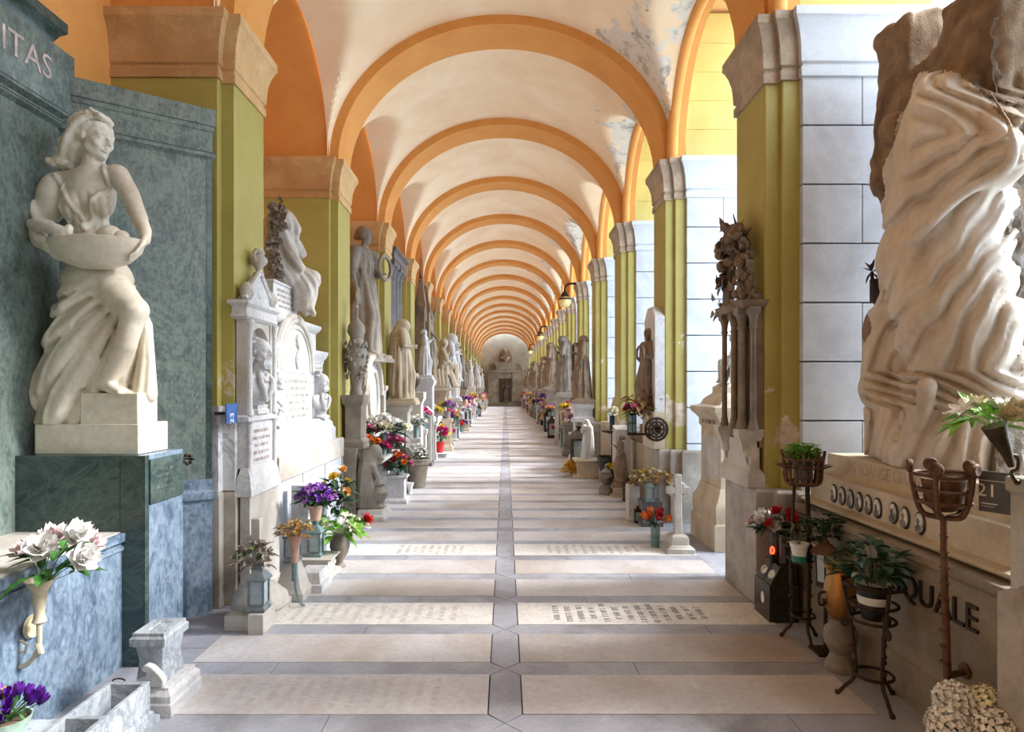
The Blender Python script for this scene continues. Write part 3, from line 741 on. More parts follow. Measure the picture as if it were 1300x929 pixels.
# ---------------------------------------------------------------- small furniture of the graves
def lantern(label, loc, h=.3, mat='bronze', name='grave_lantern', group=None):
    t = thing(name, label, 'lantern', loc, 0, group); w = h*.2
    b = MB(); b.rmold(-w, w, -w, w, [(0, 0), (0, h*.06), (-w*.2, h*.1), (-w*.2, h*.14)]); b.build('base', mat, t)
    p = MB()
    for sx in (-1, 1):
        for sy in (-1, 1): p.box(sx*w*.8-.1*w, sx*w*.8+.1*w, sy*w*.8-.1*w, sy*w*.8+.1*w, h*.13, h*.66)
    p.build('frame', mat, t); gl = MB(); gl.box(-w*.72, w*.72, -w*.72, w*.72, h*.14, h*.65); gl.build('glass', 'glass_pane', t)
    r = MB(); r.rmold(-w, w, -w, w, [(.05*w, h*.65), (.12*w, h*.69), (-.35*w, h*.82), (-.72*w, h*.88), (-.72*w, h*.92), (-.55*w, h*.95), (-.9*w, h)]); r.build('roof', mat, t); return t
VASE = dict(urn=[(.05, 0), (.05, .02), (.03, .04), (.03, .06), (.07, .12), (.085, .18), (.08, .24), (.055, .28), (.06, .3), (.075, .31)], cup=[(.04, 0), (.045, .02), (.03, .05), (.05, .12), (.07, .2), (.08, .24), (.07, .24), (.05, .2)],
            trumpet=[(.025, 0), (.03, .015), (.022, .03), (.03, .12), (.045, .22), (.065, .27), (.058, .272), (.03, .2)], pot=[(.05, 0), (.07, .13), (.078, .135), (.078, .16), (.068, .16), (.06, .12)], tube=[(.04, 0), (.042, .03), (.04, .035), (.043, .2), (.038, .2), (.036, .1)])
def vase(kind, label, loc, mat, s=1.0, name='flower_vase', group=None, cat='vase'):
    t = thing(name, label, cat, loc, 0, group); b = MB(); b.lathe([(r*s, z*s) for r, z in VASE[kind]], 18); b.build('body', mat, t)
    rr = VASE[kind][-3][0]*s; k = MB(); k.tube([(rr*math.cos(a), rr*math.sin(a), VASE[kind][-3][1]*s) for a in np.linspace(0, 6.283, 19)[:-1]], .004*s+.002, 6, True); k.build('rim', mat, t); return t
def pedestal(label, loc, w, h, mat, rz=0, name='stone_pedestal', group=None):
    t = thing(name, label, 'pedestal', loc, rz, group); a = w*.5
    b = MB(); b.rmold(-a, a, -a, a, [(.1*w, 0), (.1*w, h*.12), (.04*w, h*.16), (0, h*.2)]); b.build('base', mat, t, bevel=.003)
    b = MB(); b.box(-a*.86, a*.86, -a*.86, a*.86, h*.19, h*.86); b.build('shaft', mat, t, bevel=.003)
    b = MB(); b.rmold(-a, a, -a, a, [(-.07*w, h*.85), (0, h*.89), (.08*w, h*.92), (.08*w, h)]); b.build('top', mat, t, bevel=.003); return t
# ================================================================ LEFT: exedra memorial with the marble woman
t = thing('exedra_memorial', 'tall grey-green marble exedra behind the white seated woman with the bowl', 'memorial', (-2.5, 3.2, 0))
b = MB(); b.box(-2.855, -2.8, 2.42, 3.975, .75, 3.24); b.build('back_slab', 'green_marble', t, True)
b = MB(); b.rmold(-2.8, -2.8, 2.47, 3.96, [(.0, 3.22), (.03, 3.24), (.03, 3.27), (.012, 3.28), (.05, 3.3), (.05, 3.34), (.055, 3.35), (.055, 3.69)]); b.build('attic', 'green_marble', t, True)
b = MB(); b.rmold(-2.79, -2.78, 2.5, 3.86, [(.0, 3.68), (.01, 3.72), (.03, 3.76), (.06, 3.79), (.06, 3.85), (0, 3.86)]); b.build('cornice', 'green_marble_dark', t, True)
b = MB(); b.box(-2.8, -2.769, 2.44, 3.975, 3.2515, 3.2575); b.box(-2.8, -2.749, 2.42, 3.99, 3.3165, 3.3225); b.build('groove', 'joint', t, True)
g = text_mb('CARITAS', .2, .004); g.xf(plane_m((-2.744, 3.42, 3.45), (0, 1, 0), (0, 0, 1))); g.build('lettering', 'letter_pink', t, True)
A, B = Vector((-2.8, 3.955, 0)), Vector((-2.085, 4.475, 0)); u = (B-A).normalized(); L = (B-A).length; ang = math.atan2(u.y, u.x)
WX = Matrix.Translation(A) @ Matrix.Rotation(ang, 4, 'Z')
def wing(name, mat, f, bev=0):
    b = MB(); f(b); b.xf(WX); return b.build(name, mat, t, True, bevel=bev)
wing('wing_panel', 'green_marble', lambda b: b.box(0, L-.035, 0, .05, .9, 3.24))
wing('wing_border', 'green_marble_dark', lambda b: b.box(L-.034, L, -.004, .05, .9, 3.24))
wing('wing_cornice', 'green_marble', lambda b: b.rmold(0, L, 0, .06, [(0, 3.2), (.012, 3.22), (.02, 3.225), (.02, 3.25), (.006, 3.26), (.006, 3.4), (.014, 3.41), (.014, 3.44), (.022, 3.445), (.022, 3.56)]))
wing('wing_groove', 'joint', lambda b: (b.box(0, L+.016, -.0165, .05, 3.2505, 3.2575), b.box(0, L+.02, -.0175, .05, 3.4405, 3.4465)))
wing('wing_dado', 'blue_marble', lambda b: b.rmold(0, L, -.02, .05, [(0, 0), (0, .8), (.02, .81), (.02, .86), (.0, .88), (0, .95)]))
b = MB(); b.rmold(-2.8, -2.19, 2.44, 3.62, [(0, 0), (0, .66), (.012, .67), (.012, .69), (-.004, .695), (-.004, .715), (.02, .72), (.02, .767)]); b.build('low_wall', 'blue_marble', t, True)
b = MB(); b.box(-2.8, -2.2, 2.44, 3.62, .76, .772); b.build('ledge', 'aged_marble', t, True)
b = MB(); b.box(-2.62, -2.06, 3.62, 4.03, 0, 1.205); b.build('pedestal', 'blue_marble', t, True, bevel=.003)
b = MB(); b.box(-2.2, -2.058, 3.6, 3.64, 0, 1.206); b.build('pedestal_front', 'green_marble_dark', t, True)
b = MB(); b.box(-2.8, -2.203, 3.6, 3.66, .768, 1.206); b.build('pedestal_panel', 'green_marble_dark', t, True)
b = MB(); b.rmold(-2.062, -2.05, 3.64, 4.0, [(0, .92), (.004, .93), (.004, 1.17), (0, 1.18)]); o = b.build('tablet', 'green_marble_dark', t, True)
b = MB(); glyphs(b, (-2.0455, 3.82, 1.135), (0, 1, 0), (0, 0, 1), .29, 6, .034, .016, 3); b.build('inscription', 'green_marble', o, True)
b = MB()
for k in range(7): b.ell((-2.035+.012*math.cos(k), 4.12+.028*math.cos(k*.9), 1.0+.028*math.sin(k*.9)), (.014, .014, .012), 7, 5)
b.xf(Matrix.Translation((-.07, .05, .12))); b.tube([(-2.24, 4.27, 1.12), (-2.06, 4.17, 1.12)], .006, 6); b.build('rosette', 'iron', t, True)
# ---- the marble woman
st = thing('marble_statue', 'white marble woman seated with a bowl, her head turned aside, on a stepped block', 'statue', (-2.44, 3.84, 1.206))
def S(px, py, d=0.0): 
    p = at(px, py, 3.8); return (p.x, 3.8+d, p.z)
b = MB(); b.box(-2.735, -2.13, 3.66, 3.98, 1.2065, 1.385); b.box(-2.47, -2.135, 3.662, 3.87, 1.38, 1.565); b.build('base', 'statue_marble', st, True, bevel=.006)
s = Sculpt((-3.0, 3.42, 1.37), (-2.0, 4.06, 3.32), .0068)
s.ell(S(110, 246, .03), (.15, .11, .17), .05); s.tube([S(74, 228, .04), S(144, 222, .02)], [.06, .055], .05); s.ell(S(112, 300, .03), (.125, .1, .16), .05)
s.ell(S(97, 267, -.035), .066, .05); s.ell(S(136, 263, -.04), .062, .05); s.ell(S(118, 352, .04), (.2, .15, .15), .06)
s.tube([S(114, 224, .02), S(120, 196, .0)], [.07, .056], .03)
face(s, S(124, 177, -.01), .125, (.95, -.3, -.22))
s.ell(S(113, 163, .035), (.108, .115, .1), .015)                                  # hair drawn back in waves over the ear
for k in range(8):
    t_ = k/7; w_ = .012*math.sin(k*2.1)
    s.tube([S(134-7*t_*3, 149+3*t_, -.035+.05*t_), S(124-10*t_, 156+7*t_, -.095+.09*t_+w_), S(109-9*t_, 170+8*t_, -.1+.1*t_), S(97-8*t_, 186+5*t_, -.075+.1*t_+w_), S(84-2*t_, 198+4*t_, -.03+.07*t_), S(73+4*t_, 208+3*t_, .01+.05*t_)], [.009, .019, .015, .021, .016, .02], .007, sub=5)
s.ell(S(79, 203, .03), (.055, .06, .045), .02); s.ell(S(98, 184, .05), (.085, .09, .085), .02); s.ell(S(88, 196, .05), (.07, .08, .06), .02)
for k in range(5): s.ell(S(66+5*k, 206+3*math.sin(k*2), -.03+.01*k), .022, .008)
s.tube([S(139, 158, -.08), S(128, 150, -.07), S(112, 146, .0)], [.012, .016, .012], .006, sub=4)
s.tube([S(68, 232, .03), S(50, 288, -.02)], [.066, .052], .03); s.tube([S(50, 292, -.03), S(70, 312, -.12), S(92, 322, -.19)], [.05, .044, .032], .02)
hand(s, S(90, 322, -.2), Vector(S(124, 331, -.225))-Vector(S(90, 322, -.2)), .0115, .085, (.02, .02, -.03), (0, -.35, 1))
s.ell(S(65, 252, .01), (.085, .085, .14), .03); s.tube([S(50, 262, -.06), S(58, 280, -.08), S(76, 288, -.07)], .022, .02, sub=3)
s.tube([S(149, 222, .01), S(170, 250, -.04), S(187, 281, -.09)], [.062, .054, .046], .03); s.tube([S(187, 281, -.09), S(200, 300, -.13), S(204, 313, -.16)], [.044, .034, .027], .015)
hand(s, S(204, 311, -.165), Vector(S(197, 336, -.2))-Vector(S(204, 312, -.165)), .0115, .08, (-.03, -.02, 0), (.5, -.8, 0))
s.tube([S(40, 287, .0), S(56, 290, -.1), S(82, 296, -.16), S(106, 303, -.17), S(112, 298, -.16)], [.022, .034, .036, .022], .012, sub=4)
s.tube([S(122, 365, .04), S(92, 440, .06), S(64, 528, .06)], [.17, .17, .13], .05); s.tube([S(120, 370, .0), S(112, 430, -.0), S(94, 520, .0)], [.15, .17, .16], .05); s.tube([S(160, 400, -.02), S(140, 440, -.03), S(128, 490, -.02)], [.1, .1, .09], .05)
s.tube([S(86, 345, .1), S(84, 430, .1)], [.09, .09], .04); s.tube([S(183, 415, -.02), S(186, 500, .0)], [.055, .06], .04); s.tube([S(165, 410, .02), S(163, 500, .03)], [.1, .09], .05); s.tube([S(52, 500, .03), S(46, 545, .03)], [.1, .09], .04)
def skirt(X, Y, Z):
    px = CX+F*X/Y; py = CY-F*(Z-EYE)/Y
    th = np.degrees(np.arctan2(py-322+.0*px, 204-px)); m = np.clip((py-352)/30, 0, 1)*np.clip((186-px)/10, 0, 1)*np.clip((px-20)/10, 0, 1)
    ph = (th+1.6*np.sin(py*.03+px*.02))/8.4*PI
    m2 = np.clip((px-76)/8, 0, 1)*np.clip((150-px)/8, 0, 1)*np.clip((py-240)/12, 0, 1)*np.clip((318-py)/10, 0, 1)
    return (m2*.008*(.6-np.abs(np.sin((px-.3*(py-250)+3*np.sin(py*.07))*PI/12))**.8)+m*.056*(.62-np.abs(np.sin(ph))**.7)).astype(np.float32)
s.disp(skirt)
def ridge(pts, r, k=.016, out=.0, axis=1, fn=S, sub=5):
    Q = []
    for px, py in cr(pts, 5):
        p = fn(px, py)
        f = s.first(1, p[0], p[2])
        Q.append((p[0], (f if f is not None else (Q[-1][1] if Q else p[1]))-out, p[2]))
    s.tube(Q, r, k, sub=2)
FOLDS = [([(152, 352), (132, 366), (104, 395), (72, 440), (48, 490), (37, 538)], [.02, .03, .034]), ([(158, 366), (136, 387), (115, 415), (85, 460), (64, 505), (57, 538)], [.018, .028, .03]),
         ([(160, 386), (144, 408), (128, 438), (105, 475), (92, 500)], [.018, .03, .03]), ([(168, 396), (158, 418), (142, 448), (122, 490)], [.016, .028, .03]), ([(140, 356), (114, 376), (92, 410), (75, 440)], [.016, .024, .012]),
         ([(104, 470), (88, 505), (80, 540)], [.01, .026, .03]), ([(70, 480), (62, 510), (68, 540)], [.01, .02, .024]), ([(192, 420), (194, 460), (192, 500)], [.02, .022, .024]), ([(182, 430), (180, 470), (179, 500)], [.012, .018, .02]), ([(170, 452), (167, 480), (168, 492)], [.008, .012, .014]),
         ([(78, 345), (80, 390), (92, 400)], [.02, .026, .016]), ([(92, 350), (98, 372), (112, 380)], [.014, .018, .01])]
for p, r in FOLDS: ridge(p, [q*.6 for q in r], .012, -.004)
for p, r in (([(74, 224), (92, 250), (110, 276), (119, 294)], .014), ([(133, 211), (141, 228), (139, 244), (128, 266), (120, 292)], .016), ([(119, 288), (121, 300), (122, 310)], .016), ([(88, 236), (87, 262), (93, 286)], .007)): ridge(p, r, .007, .006)
for p, r in (([(142, 160), (133, 164), (122, 167), (110, 177), (99, 193), (88, 206), (78, 211)], [.01, .017, .018, .014]), ([(141, 155), (128, 157), (114, 165), (102, 178), (91, 193), (77, 207)], [.01, .019, .02, .016]), ([(137, 151), (124, 151), (110, 158), (97, 173), (86, 190), (73, 205)], [.012, .02, .022, .016]), ([(130, 148), (116, 147), (104, 154), (93, 169), (83, 187), (71, 201)], [.012, .02, .022, .016]), ([(139, 153), (143, 158), (143, 163)], [.014, .016, .01])): ridge(p, r, .006, .004)
# legs and the great fall of the skirt
s.tube([S(128, 352, .0), S(191, 398, -.16)], [.13, .07], .05); s.tube([S(191, 398, -.16), S(178, 440, -.15), S(149, 486, -.1)], [.068, .06, .042], .03)
s.tube([S(146, 489, -.09), S(160, 493, -.13), S(173, 497, -.16)], [.036, .032, .02], .02)
for k in range(5): s.tube([S(160+2*k, 493, -.15+.02*k), S(173+1.2*k, 498, -.175+.024*k)], .0105, .006)
s.below(1.378)
s.build('carved_figure', 'statue_marble', st, 1)
b = MB(); c = S(146, 322, -.17); pr = [(.02, -.125), (.1, -.118), (.19, -.085), (.25, -.03), (.27, .02), (.275, .04), (.262, .044), (.24, .03), (.17, .0), (.05, -.01)]
b.lathe(pr, 40, c, 1, .52); b.build('bowl', 'statue_marble', st, True)
for q, (px, py, r) in enumerate(((160, 306, .055), (174, 309, .04), (140, 309, .045))):
    b = MB(); b.ell(S(px, py, -.16), (r*1.25, r, r), 16, 10); b.build('loaf', 'statue_marble', st, True)
# ---- things on and before the low wall
t = thing('bracket_vase', 'cream trumpet flower holder on a scrolled bracket fixed to the blue marble wall', 'vase', (-2.1, 2.84, .3))
c = at(50, 735, 2.84)
b = MB(); b.lathe([(.018, -.2), (.03, -.19), (.024, -.175), (.02, -.15), (.03, -.07), (.042, -.02), (.066, 0), (.058, -.002), (.03, -.06)], 20, c); b.build('trumpet', 'ceramic_cream', t, True)
P = lambda px, py, d=0: tuple(at(px, py, 2.84)+Vector((0, d, 0)))
b = MB(); b.tube(cr([P(48, 775), P(50, 800), P(48, 824), P(36, 842), P(20, 846), P(6, 836), P(3, 818), P(8, 800), P(0, 792), P(-14, 800)], 5), .011, 8); b.tube([P(48, 816), P(52, 828), P(44, 832)], .014, 8); b.tube([P(24, 812, .0), P(34, 818), P(32, 828), P(22, 826)], .006, 6, True); b.tube([P(-14, 800), P(-40, 800, .06)], .014, 8); b.build('bracket', 'ceramic_cream', t, True)
b = MB(); b.lathe([(.0, 0), (.055, .005), (.05, .02), (0, .03)], 16); b.xf(Matrix.Translation((-2.185, 2.9, .5)) @ Matrix.Rotation(PI/2, 4, 'Y')); b.build('wall_plate', 'ceramic_cream', t, True)
bouquet('large blush-white peonies in the cream trumpet holder by the blue marble wall', (c.x+.01, c.y, c.z-.03), [('rose', 'pet_white', 3, .075), ('rose', 'pet_blush', 4, .07)], .17, .23, ('leaf_green', 26), tilt=(.55, -.1), seed=2)
b = MB(); 
t = thing('stone_ledge', 'low grey stone block under the bowl of purple crocuses', 'block', (-2.03, 2.45, 0)); b.rmold(-2.165, -1.925, 2.42, 2.76, [(0, 0), (0, .14), (-.008, .15)]); b.build('slab', 'veined_marble', t, True, bevel=.004)
t = thing('flower_bowl', 'pale mint bowl on the low grey block', 'bowl', (-2.06, 2.6, .151)); b = MB(); b.lathe([(.05, 0), (.06, .01), (.085, .06), (.092, .085), (.086, .085), (.075, .05)], 22); b.build('body', 'mint_ceramic', t); b = MB(); b.lathe([(.0, .06), (.084, .07)], 18); b.build('soil', 'brown_figure', t)
bouquet('purple and yellow crocuses in the pale mint bowl', (-2.06, 2.6, .22), [('tulip', 'pet_purple', 22, .028), ('tulip', 'pet_yellow', 4, .026)], .12, .1, ('leaf_green', 40), seed=5, lw=.16)
t = thing('marble_planter', 'grey veined marble trough with two compartments on the floor', 'planter', (-1.8, 2.6, 0))
b = MB(); X0, X1, Y0, Y1 = -1.88, -1.69, 2.2, 3.0
for q in ((X0, X0+.022, Y0, Y1), (X1-.022, X1, Y0, Y1), (X0+.02, X1-.02, Y0, Y0+.03), (X0+.02, X1-.02, Y1-.03, Y1), (X0+.02, X1-.02, 2.66, 2.69)): b.box(*q, .02, .2)
b.build('trough', 'veined_marble', t, True, bevel=.003); b = MB(); b.box(X0+.02, X1-.02, Y0+.02, Y1-.02, .02, .06); b.build('soil', 'brown_figure', t, True)
b = MB(); b.rmold(X0, X1, Y0, Y1, [(.03, 0), (.03, .025), (.012, .04), (.012, .05), (0, .06)]); b.build('foot', 'veined_marble', t, True)
b = MB(); b.tube([(-1.84+.03*math.cos(a), 3.0, .2+.012*math.sin(a)) for a in np.linspace(0, 3.14, 8)], .004, 6); b.build('ring', 'bronze', t, True)
b = MB(); b.tube(cr([(-1.8, 2.5, .06), (-1.79, 2.52, .13), (-1.8, 2.56, .16), (-1.78, 2.6, .1)], 4), .008, 5); b.leaf((-1.8, 2.52, .1), (.3, .3, .6), .07, .03); o = tag(b.build('withered_stem', 'leaf_dry'), 'withered brown stem in the near half of the marble trough', 'stem')
t = thing('volute_block', 'carved white marble block with a scroll side and inset square top, beside the trough', 'block', (-1.73, 3.19, 0))
b = MB(); b.rmold(-1.83, -1.65, 3.08, 3.32, [(.035, 0), (.035, .06), (.03, .065), (.03, .1), (.012, .12), (.012, .135), (0, .14)]); b.build('base', 'white_marble', t, True, bevel=.003)
b = MB(); b.rmold(-1.815, -1.675, 3.09, 3.29, [(0, .13), (-.005, .18), (-.012, .25), (0, .33)]); b.build('body', 'veined_marble', t, True, bevel=.004)
b = MB()
for y in (3.085,):
    b.prism([(-1.8, .14), (-1.665, .14), (-1.662, .17), (-1.68, .2), (-1.72, .24), (-1.75, .25), (-1.77, .235), (-1.765, .215), (-1.745, .21), (-1.75, .19), (-1.8, .17)], 'y', 3.06, 3.1)
b.build('scroll', 'white_marble', t, True, bevel=.005)
b = MB(); b.rmold(-1.81, -1.68, 3.09, 3.28, [(0, .32), (.02, .335), (.022, .37), (.012, .38), (.012, .395), (-.035, .395), (-.04, .388)]); b.build('cap', 'veined_marble', t, True)
# ---- pillar dado and the plaque
b = MB(); b.box(-2.16, -2.072, 4.548, 4.66, .84, 1.46); b.box(-2.1, -1.985, 4.626, 4.68, .84, 1.46); b.build('marble_dado', 'mottled_marble', PIL[-1, 1], True)
t = thing('number_plaque', 'blue plaque with the number 23 at the corner of the green marble panel', 'sign', (-1.975, 4.53, 1.41)); b = MB(); b.box(-1.983, -1.972, 4.46, 4.64, 1.34, 1.48); b.build('plate', 'sign_blue', t, True)
g = text_mb('23', .085, .001); g.xf(plane_m((-1.971, 4.575, 1.375), (0, 0, 1), (0, -1, 0))); g.build('number', 'sign_white', t, True)
b = MB(); b.box(-1.9725, -1.9712, 4.48, 4.484, 1.35, 1.47); b.tube([(-1.98, 4.55, 1.41), (-2.08, 4.5, 1.41)], .012, 8); b.build('bracket', 'iron', t, True)
# ================================================================ bust aedicule on the first left pillar
t = thing('bust_shrine', 'slender white marble shrine with gable and urn on the first left pillar', 'memorial', (-1.95, 4.925, 0)); X = -1.93; W = 'white_marble'
b = MB(); b.rmold(-1.955, -1.88, 4.64, 5.25, [(.01, 0), (.01, .05), (0, .06), (0, .79)]); b.build('dado', 'aged_marble', t, True, bevel=.004)
b = MB(); b.rmold(-1.955, -1.9, 4.66, 5.2, [(.01, .78), (.035, .79), (.035, .83), (.028, .86), (.02, .93), (.005, .98), (0, 1.0)]); b.build('base', W, t, True)
b = MB(); b.box(-2.0, -1.91, 4.68, 5.18, .99, 1.34); o = b.build('panel', W, t, True); b = MB(); glyphs(b, (-1.909, 4.93, 1.25), (0, 1, 0), (0, 0, 1), .4, 5, .055, .024, 5); b.build('inscription', 'letter_pink', o, True)
b = MB(); b.rmold(-2.0, -1.91, 4.66, 5.2, [(0, 1.33), (.02, 1.345), (.02, 1.375), (0, 1.39)]); b.rmold(-2.0, -1.91, 4.64, 5.22, [(0, 2.1), (.02, 2.12), (.01, 2.15), (.01, 2.19), (.035, 2.215), (.035, 2.24)]); b.build('entablature', W, t, True)
b = MB(); b.box(-2.0, -1.99, 4.7, 5.16, 1.38, 2.11)
for y0, y1 in ((4.66, 4.735), (5.125, 5.2)): b.box(-1.99, -1.91, y0, y1, 1.38, 2.11)
arc = ellip(4.93, .195, .19, 1.87, 14)
for k in range(14): b.prism([arc[k], arc[k+1], (arc[k+1][0], 2.11), (arc[k][0], 2.11)], 'x', -1.99, -1.92)
b.build('niche', 'aged_marble', t, True, sharp=25)
for y in (4.685, 5.185):
    b = MB(); b.lathe([(.03, .84), (.03, .88), (.02, .9), (.018, 1.32), (.028, 1.34)], 12, (-1.9, y, 0)); b.lathe([(.03, 1.39), (.03, 1.42), (.02, 1.44), (.017, 1.98), (.024, 2.0), (.02, 2.02), (.034, 2.08), (.034, 2.1)], 12, (-1.9, y, 0)); b.build('column', W, t, True)
b = MB(); b.prism([(4.66, 2.24), (5.2, 2.24), (4.93, 2.47)], 'x', -1.99, -1.92); b.build('gable', W, t, True)
b = MB()
for a, c in (((4.64, 2.25), (4.93, 2.5)), ((5.22, 2.25), (4.93, 2.5))): b.tube([(-1.92, *a), (-1.92, *c)], .022, 6)
b.ell((-1.925, 4.93, 2.33), (.02, .05, .05), 10, 7); b.build('gable_moulding', W, t, True)
for y in (4.7, 5.17): 
    b = MB(); b.ell((-1.93, y, 2.31), (.05, .055, .075), 12, 8); b.ell((-1.9, y, 2.31), (.03, .03, .04), 10, 6); b.build('acroterion', 'aged_marble', t, True)
b = MB(); b.lathe([(.04, 2.46), (.04, 2.49), (.02, 2.5), (.03, 2.53), (.065, 2.57), (.065, 2.6), (.04, 2.63), (.05, 2.65), (.03, 2.68)], 18, (-1.93, 4.93, 0)); b.tube([(-1.93, 4.87, 2.58), (-1.93, 4.84, 2.62), (-1.93, 4.88, 2.65)], .01, 6); b.build('urn', 'aged_marble', t, True)
bt = thing('marble_bust', 'white marble bust of a bearded man in the niche of the slender shrine', 'bust', (-1.93, 4.93, 1.391)); b = MB(); b.rmold(-1.97, -1.9, 4.83, 5.03, [(.012, 1.391), (.012, 1.42), (0, 1.43), (.005, 1.46)]); b.build('socle', W, bt, True); bust('white_marble', bt, (.0, 0, .06), .74, PI/2-.25)
# ================================================================ white wall memorial with two busts (first left bay)
t = thing('wall_memorial', 'big white marble wall memorial with arched central tablet and a bust at each side', 'memorial', (-2.1, 6.37, 0))
b = MB(); b.box(-2.6, -1.92, 5.29, 7.44, 0, .8); b.build('dado', 'grey_wall_slab', t, True)
b = MB()
for y in (5.3, 5.98, 6.72, 7.4): b.box(-1.93, -1.912, y-.02, y+.02, 0, .8)
b.build('dado_strip', 'aged_marble', t, True)
b = MB()
for y in (5.7, 6.9): b.lathe([(0, 0), (.018, .004), (.01, .014), (0, .016)], 10, (0, 0, 0)); b.xf(Matrix.Identity(4))
b = MB(); b.rmold(-2.6, -1.9, 5.3, 7.42, [(.0, .79), (.0, 1.0), (-.01, 1.01)]); b.build('plinth', 'aged_marble', t, True, bevel=.004)
b = MB(); b.rmold(-2.6, -1.98, 5.36, 7.36, [(0, 1.0), (0, 1.13), (-.02, 1.15), (-.03, 1.2), (-.06, 1.23), (-.08, 1.25)]); b.build('step', W, t, True, bevel=.003)
b = MB(); b.box(-2.6, -2.2, 5.42, 7.3, 1.24, 2.2); b.build('back_wall', W, t, True)
b = MB(); b.rmold(-2.6, -2.1, 5.86, 6.84, [(0, 1.24), (0, 1.72), (-.0, 1.74)]); b.prism([(5.86, 1.73)]+ellip(6.35, .49, .5, 1.76, 18)[::-1]+[(6.84, 1.73)], 'x', -2.6, -2.1); b.build('tablet', W, t, True, bevel=.003)
b = MB()
for rr, xx, th in ((.49, -2.1, .03), (.42, -2.1, .018), (.53, -2.12, .04)): b.tube([(xx, p, q) for p, q in ellip(6.35, rr, rr+.01, 1.76, 24)], th, 8)
b.build('arch_moulding', 'aged_marble', t, True)
b = MB(); glyphs(b, (-2.099, 6.35, 1.64), (0, 1, 0), (0, 0, 1), .7, 6, .07, .032, 7); b.build('inscription', 'ink_soft', t, True)
b = MB(); b.tube(cr([(-2.09, 6.35, 1.78), (-2.09, 6.31, 1.88), (-2.09, 6.38, 1.97), (-2.09, 6.33, 2.05), (-2.09, 6.35, 2.12)], 4), .012, 6)
for k in range(10): b.leaf((-2.09, 6.35, 1.8+.03*k), (0, (-1)**k, .6), .07, .035, (1, 0, 0))
b.build('carved_spray', 'aged_marble', t, True)
for y0, y1 in ((5.4, 5.88), (6.82, 7.32)):
    b = MB(); b.rmold(-2.6, -2.12, y0, y1, [(0, 1.78), (0, 1.86), (.01, 1.87), (.01, 1.9), (.04, 1.94), (.05, 1.98), (.05, 2.0)]); b.build('entablature', W, t, True)
    b = MB()
    for k in range(9): b.ell((-2.12, y0+.03+k*.053, 1.82), (.012, .02, .025), 8, 5)
    b.build('frieze', 'aged_marble', t, True)
    for y in (y0+.03, y1-.03):
        b = MB(); b.rmold(-2.6, -2.14, y-.03, y+.03, [(.005, 1.24), (.005, 1.28), (0, 1.29), (0, 1.75), (.008, 1.76), (.008, 1.79)]); b.build('pilaster', W, t, True)
b = MB(); b.rmold(-2.6, -2.17, 5.5, 7.22, [(0, 2.0), (0, 2.2), (.02, 2.22), (.05, 2.26), (.05, 2.29), (0, 2.3)]); b.build('cornice', W, t, True, bevel=.003)
b = MB(); b.rmold(-2.75, -2.15, 5.84, 6.5, [(.01, 2.295), (.01, 2.33), (0, 2.34), (0, 2.57), (.012, 2.58), (.012, 2.6)]); o = b.build('upper_block', W, t, True, bevel=.003); b = MB(); glyphs(b, (-2.149, 6.17, 2.51), (0, 1, 0), (0, 0, 1), .55, 4, .05, .024, 11); b.build('inscription', 'ink_soft', o, True)
for y, kd, lb in ((5.64, 'woman', 'white marble bust of a curly haired woman left of the arched tablet'), (7.07, 'man', 'white marble bust of a bearded man beyond the arched tablet')):
    bt = thing('marble_bust', lb, 'bust', (-2.06, y, 1.255)); b = MB(); b.lathe([(.09, 0), (.09, .02), (.05, .04), (.06, .07)], 16); b.build('socle', W, bt); bust('white_marble', bt, (0, 0, .05), .62, PI/2+(.1 if kd == 'woman' else -.4), kd)
# mourner with ivy seated on the upper block
st = thing('mourning_statue', 'bowed marble mourner seated on the white block, hung with a garland of ivy', 'statue', (-2.3, 6.4, 2.601))
def Q(px, py, d=0.0):
    p = at(px, py, 6.3); return (p.x-d*.2, 6.3+d, p.z)
s = Sculpt((-2.78, 5.9, 2.25), (-1.78, 6.95, 3.5), .012)
s.tube([Q(362, 345, .05), Q(352, 310, .0), Q(350, 285, .02)], [.17, .17, .12], .06); face(s, Q(368, 292, .05), .12, (.7, .3, -.75)); s.ell(Q(356, 280, .05), (.15, .16, .13), .05); s.tube([Q(345, 290, .1), Q(342, 345, .1)], [.13, .16], .06)
s.tube([Q(365, 345, .05), Q(394, 352, .1)], [.12, .085], .05); s.tube([Q(394, 352, .1), Q(391, 390, .1)], [.085, .055], .04); s.tube([Q(380, 352, .25), Q(384, 390, .25)], [.08, .06], .05); s.tube([Q(391, 390, .08), Q(397, 397, .06)], [.05, .03], .02)
s.tube([Q(360, 300, -.1), Q(372, 325, -.12), Q(384, 342, -.06)], [.06, .05, .035], .03); s.tube([Q(362, 300, .2), Q(380, 318, .16), Q(374, 300, .1)], [.06, .05, .035], .03)
for k in range(5): s.tube([Q(368+4*k, 348+k, .0), Q(376+4*k, 368, .02), Q(373+4*k, 392, .05)], [.015, .025, .02], .02, sub=3)
for k in range(5): s.tube([Q(342+4*k, 285, -.12), Q(340+4*k, 315, -.14), Q(345+4*k, 345, -.1)], [.02, .03, .03], .02, sub=3)
s.disp(lambda X, Y, Z: .012*(.6-np.abs(np.sin((X*.8+Z*.5+Y*.6)*42+2*np.sin(Z*9)))**.8)); s.build('carved_figure', 'aged_marble', st)
b = MB(); R = random.Random(8)
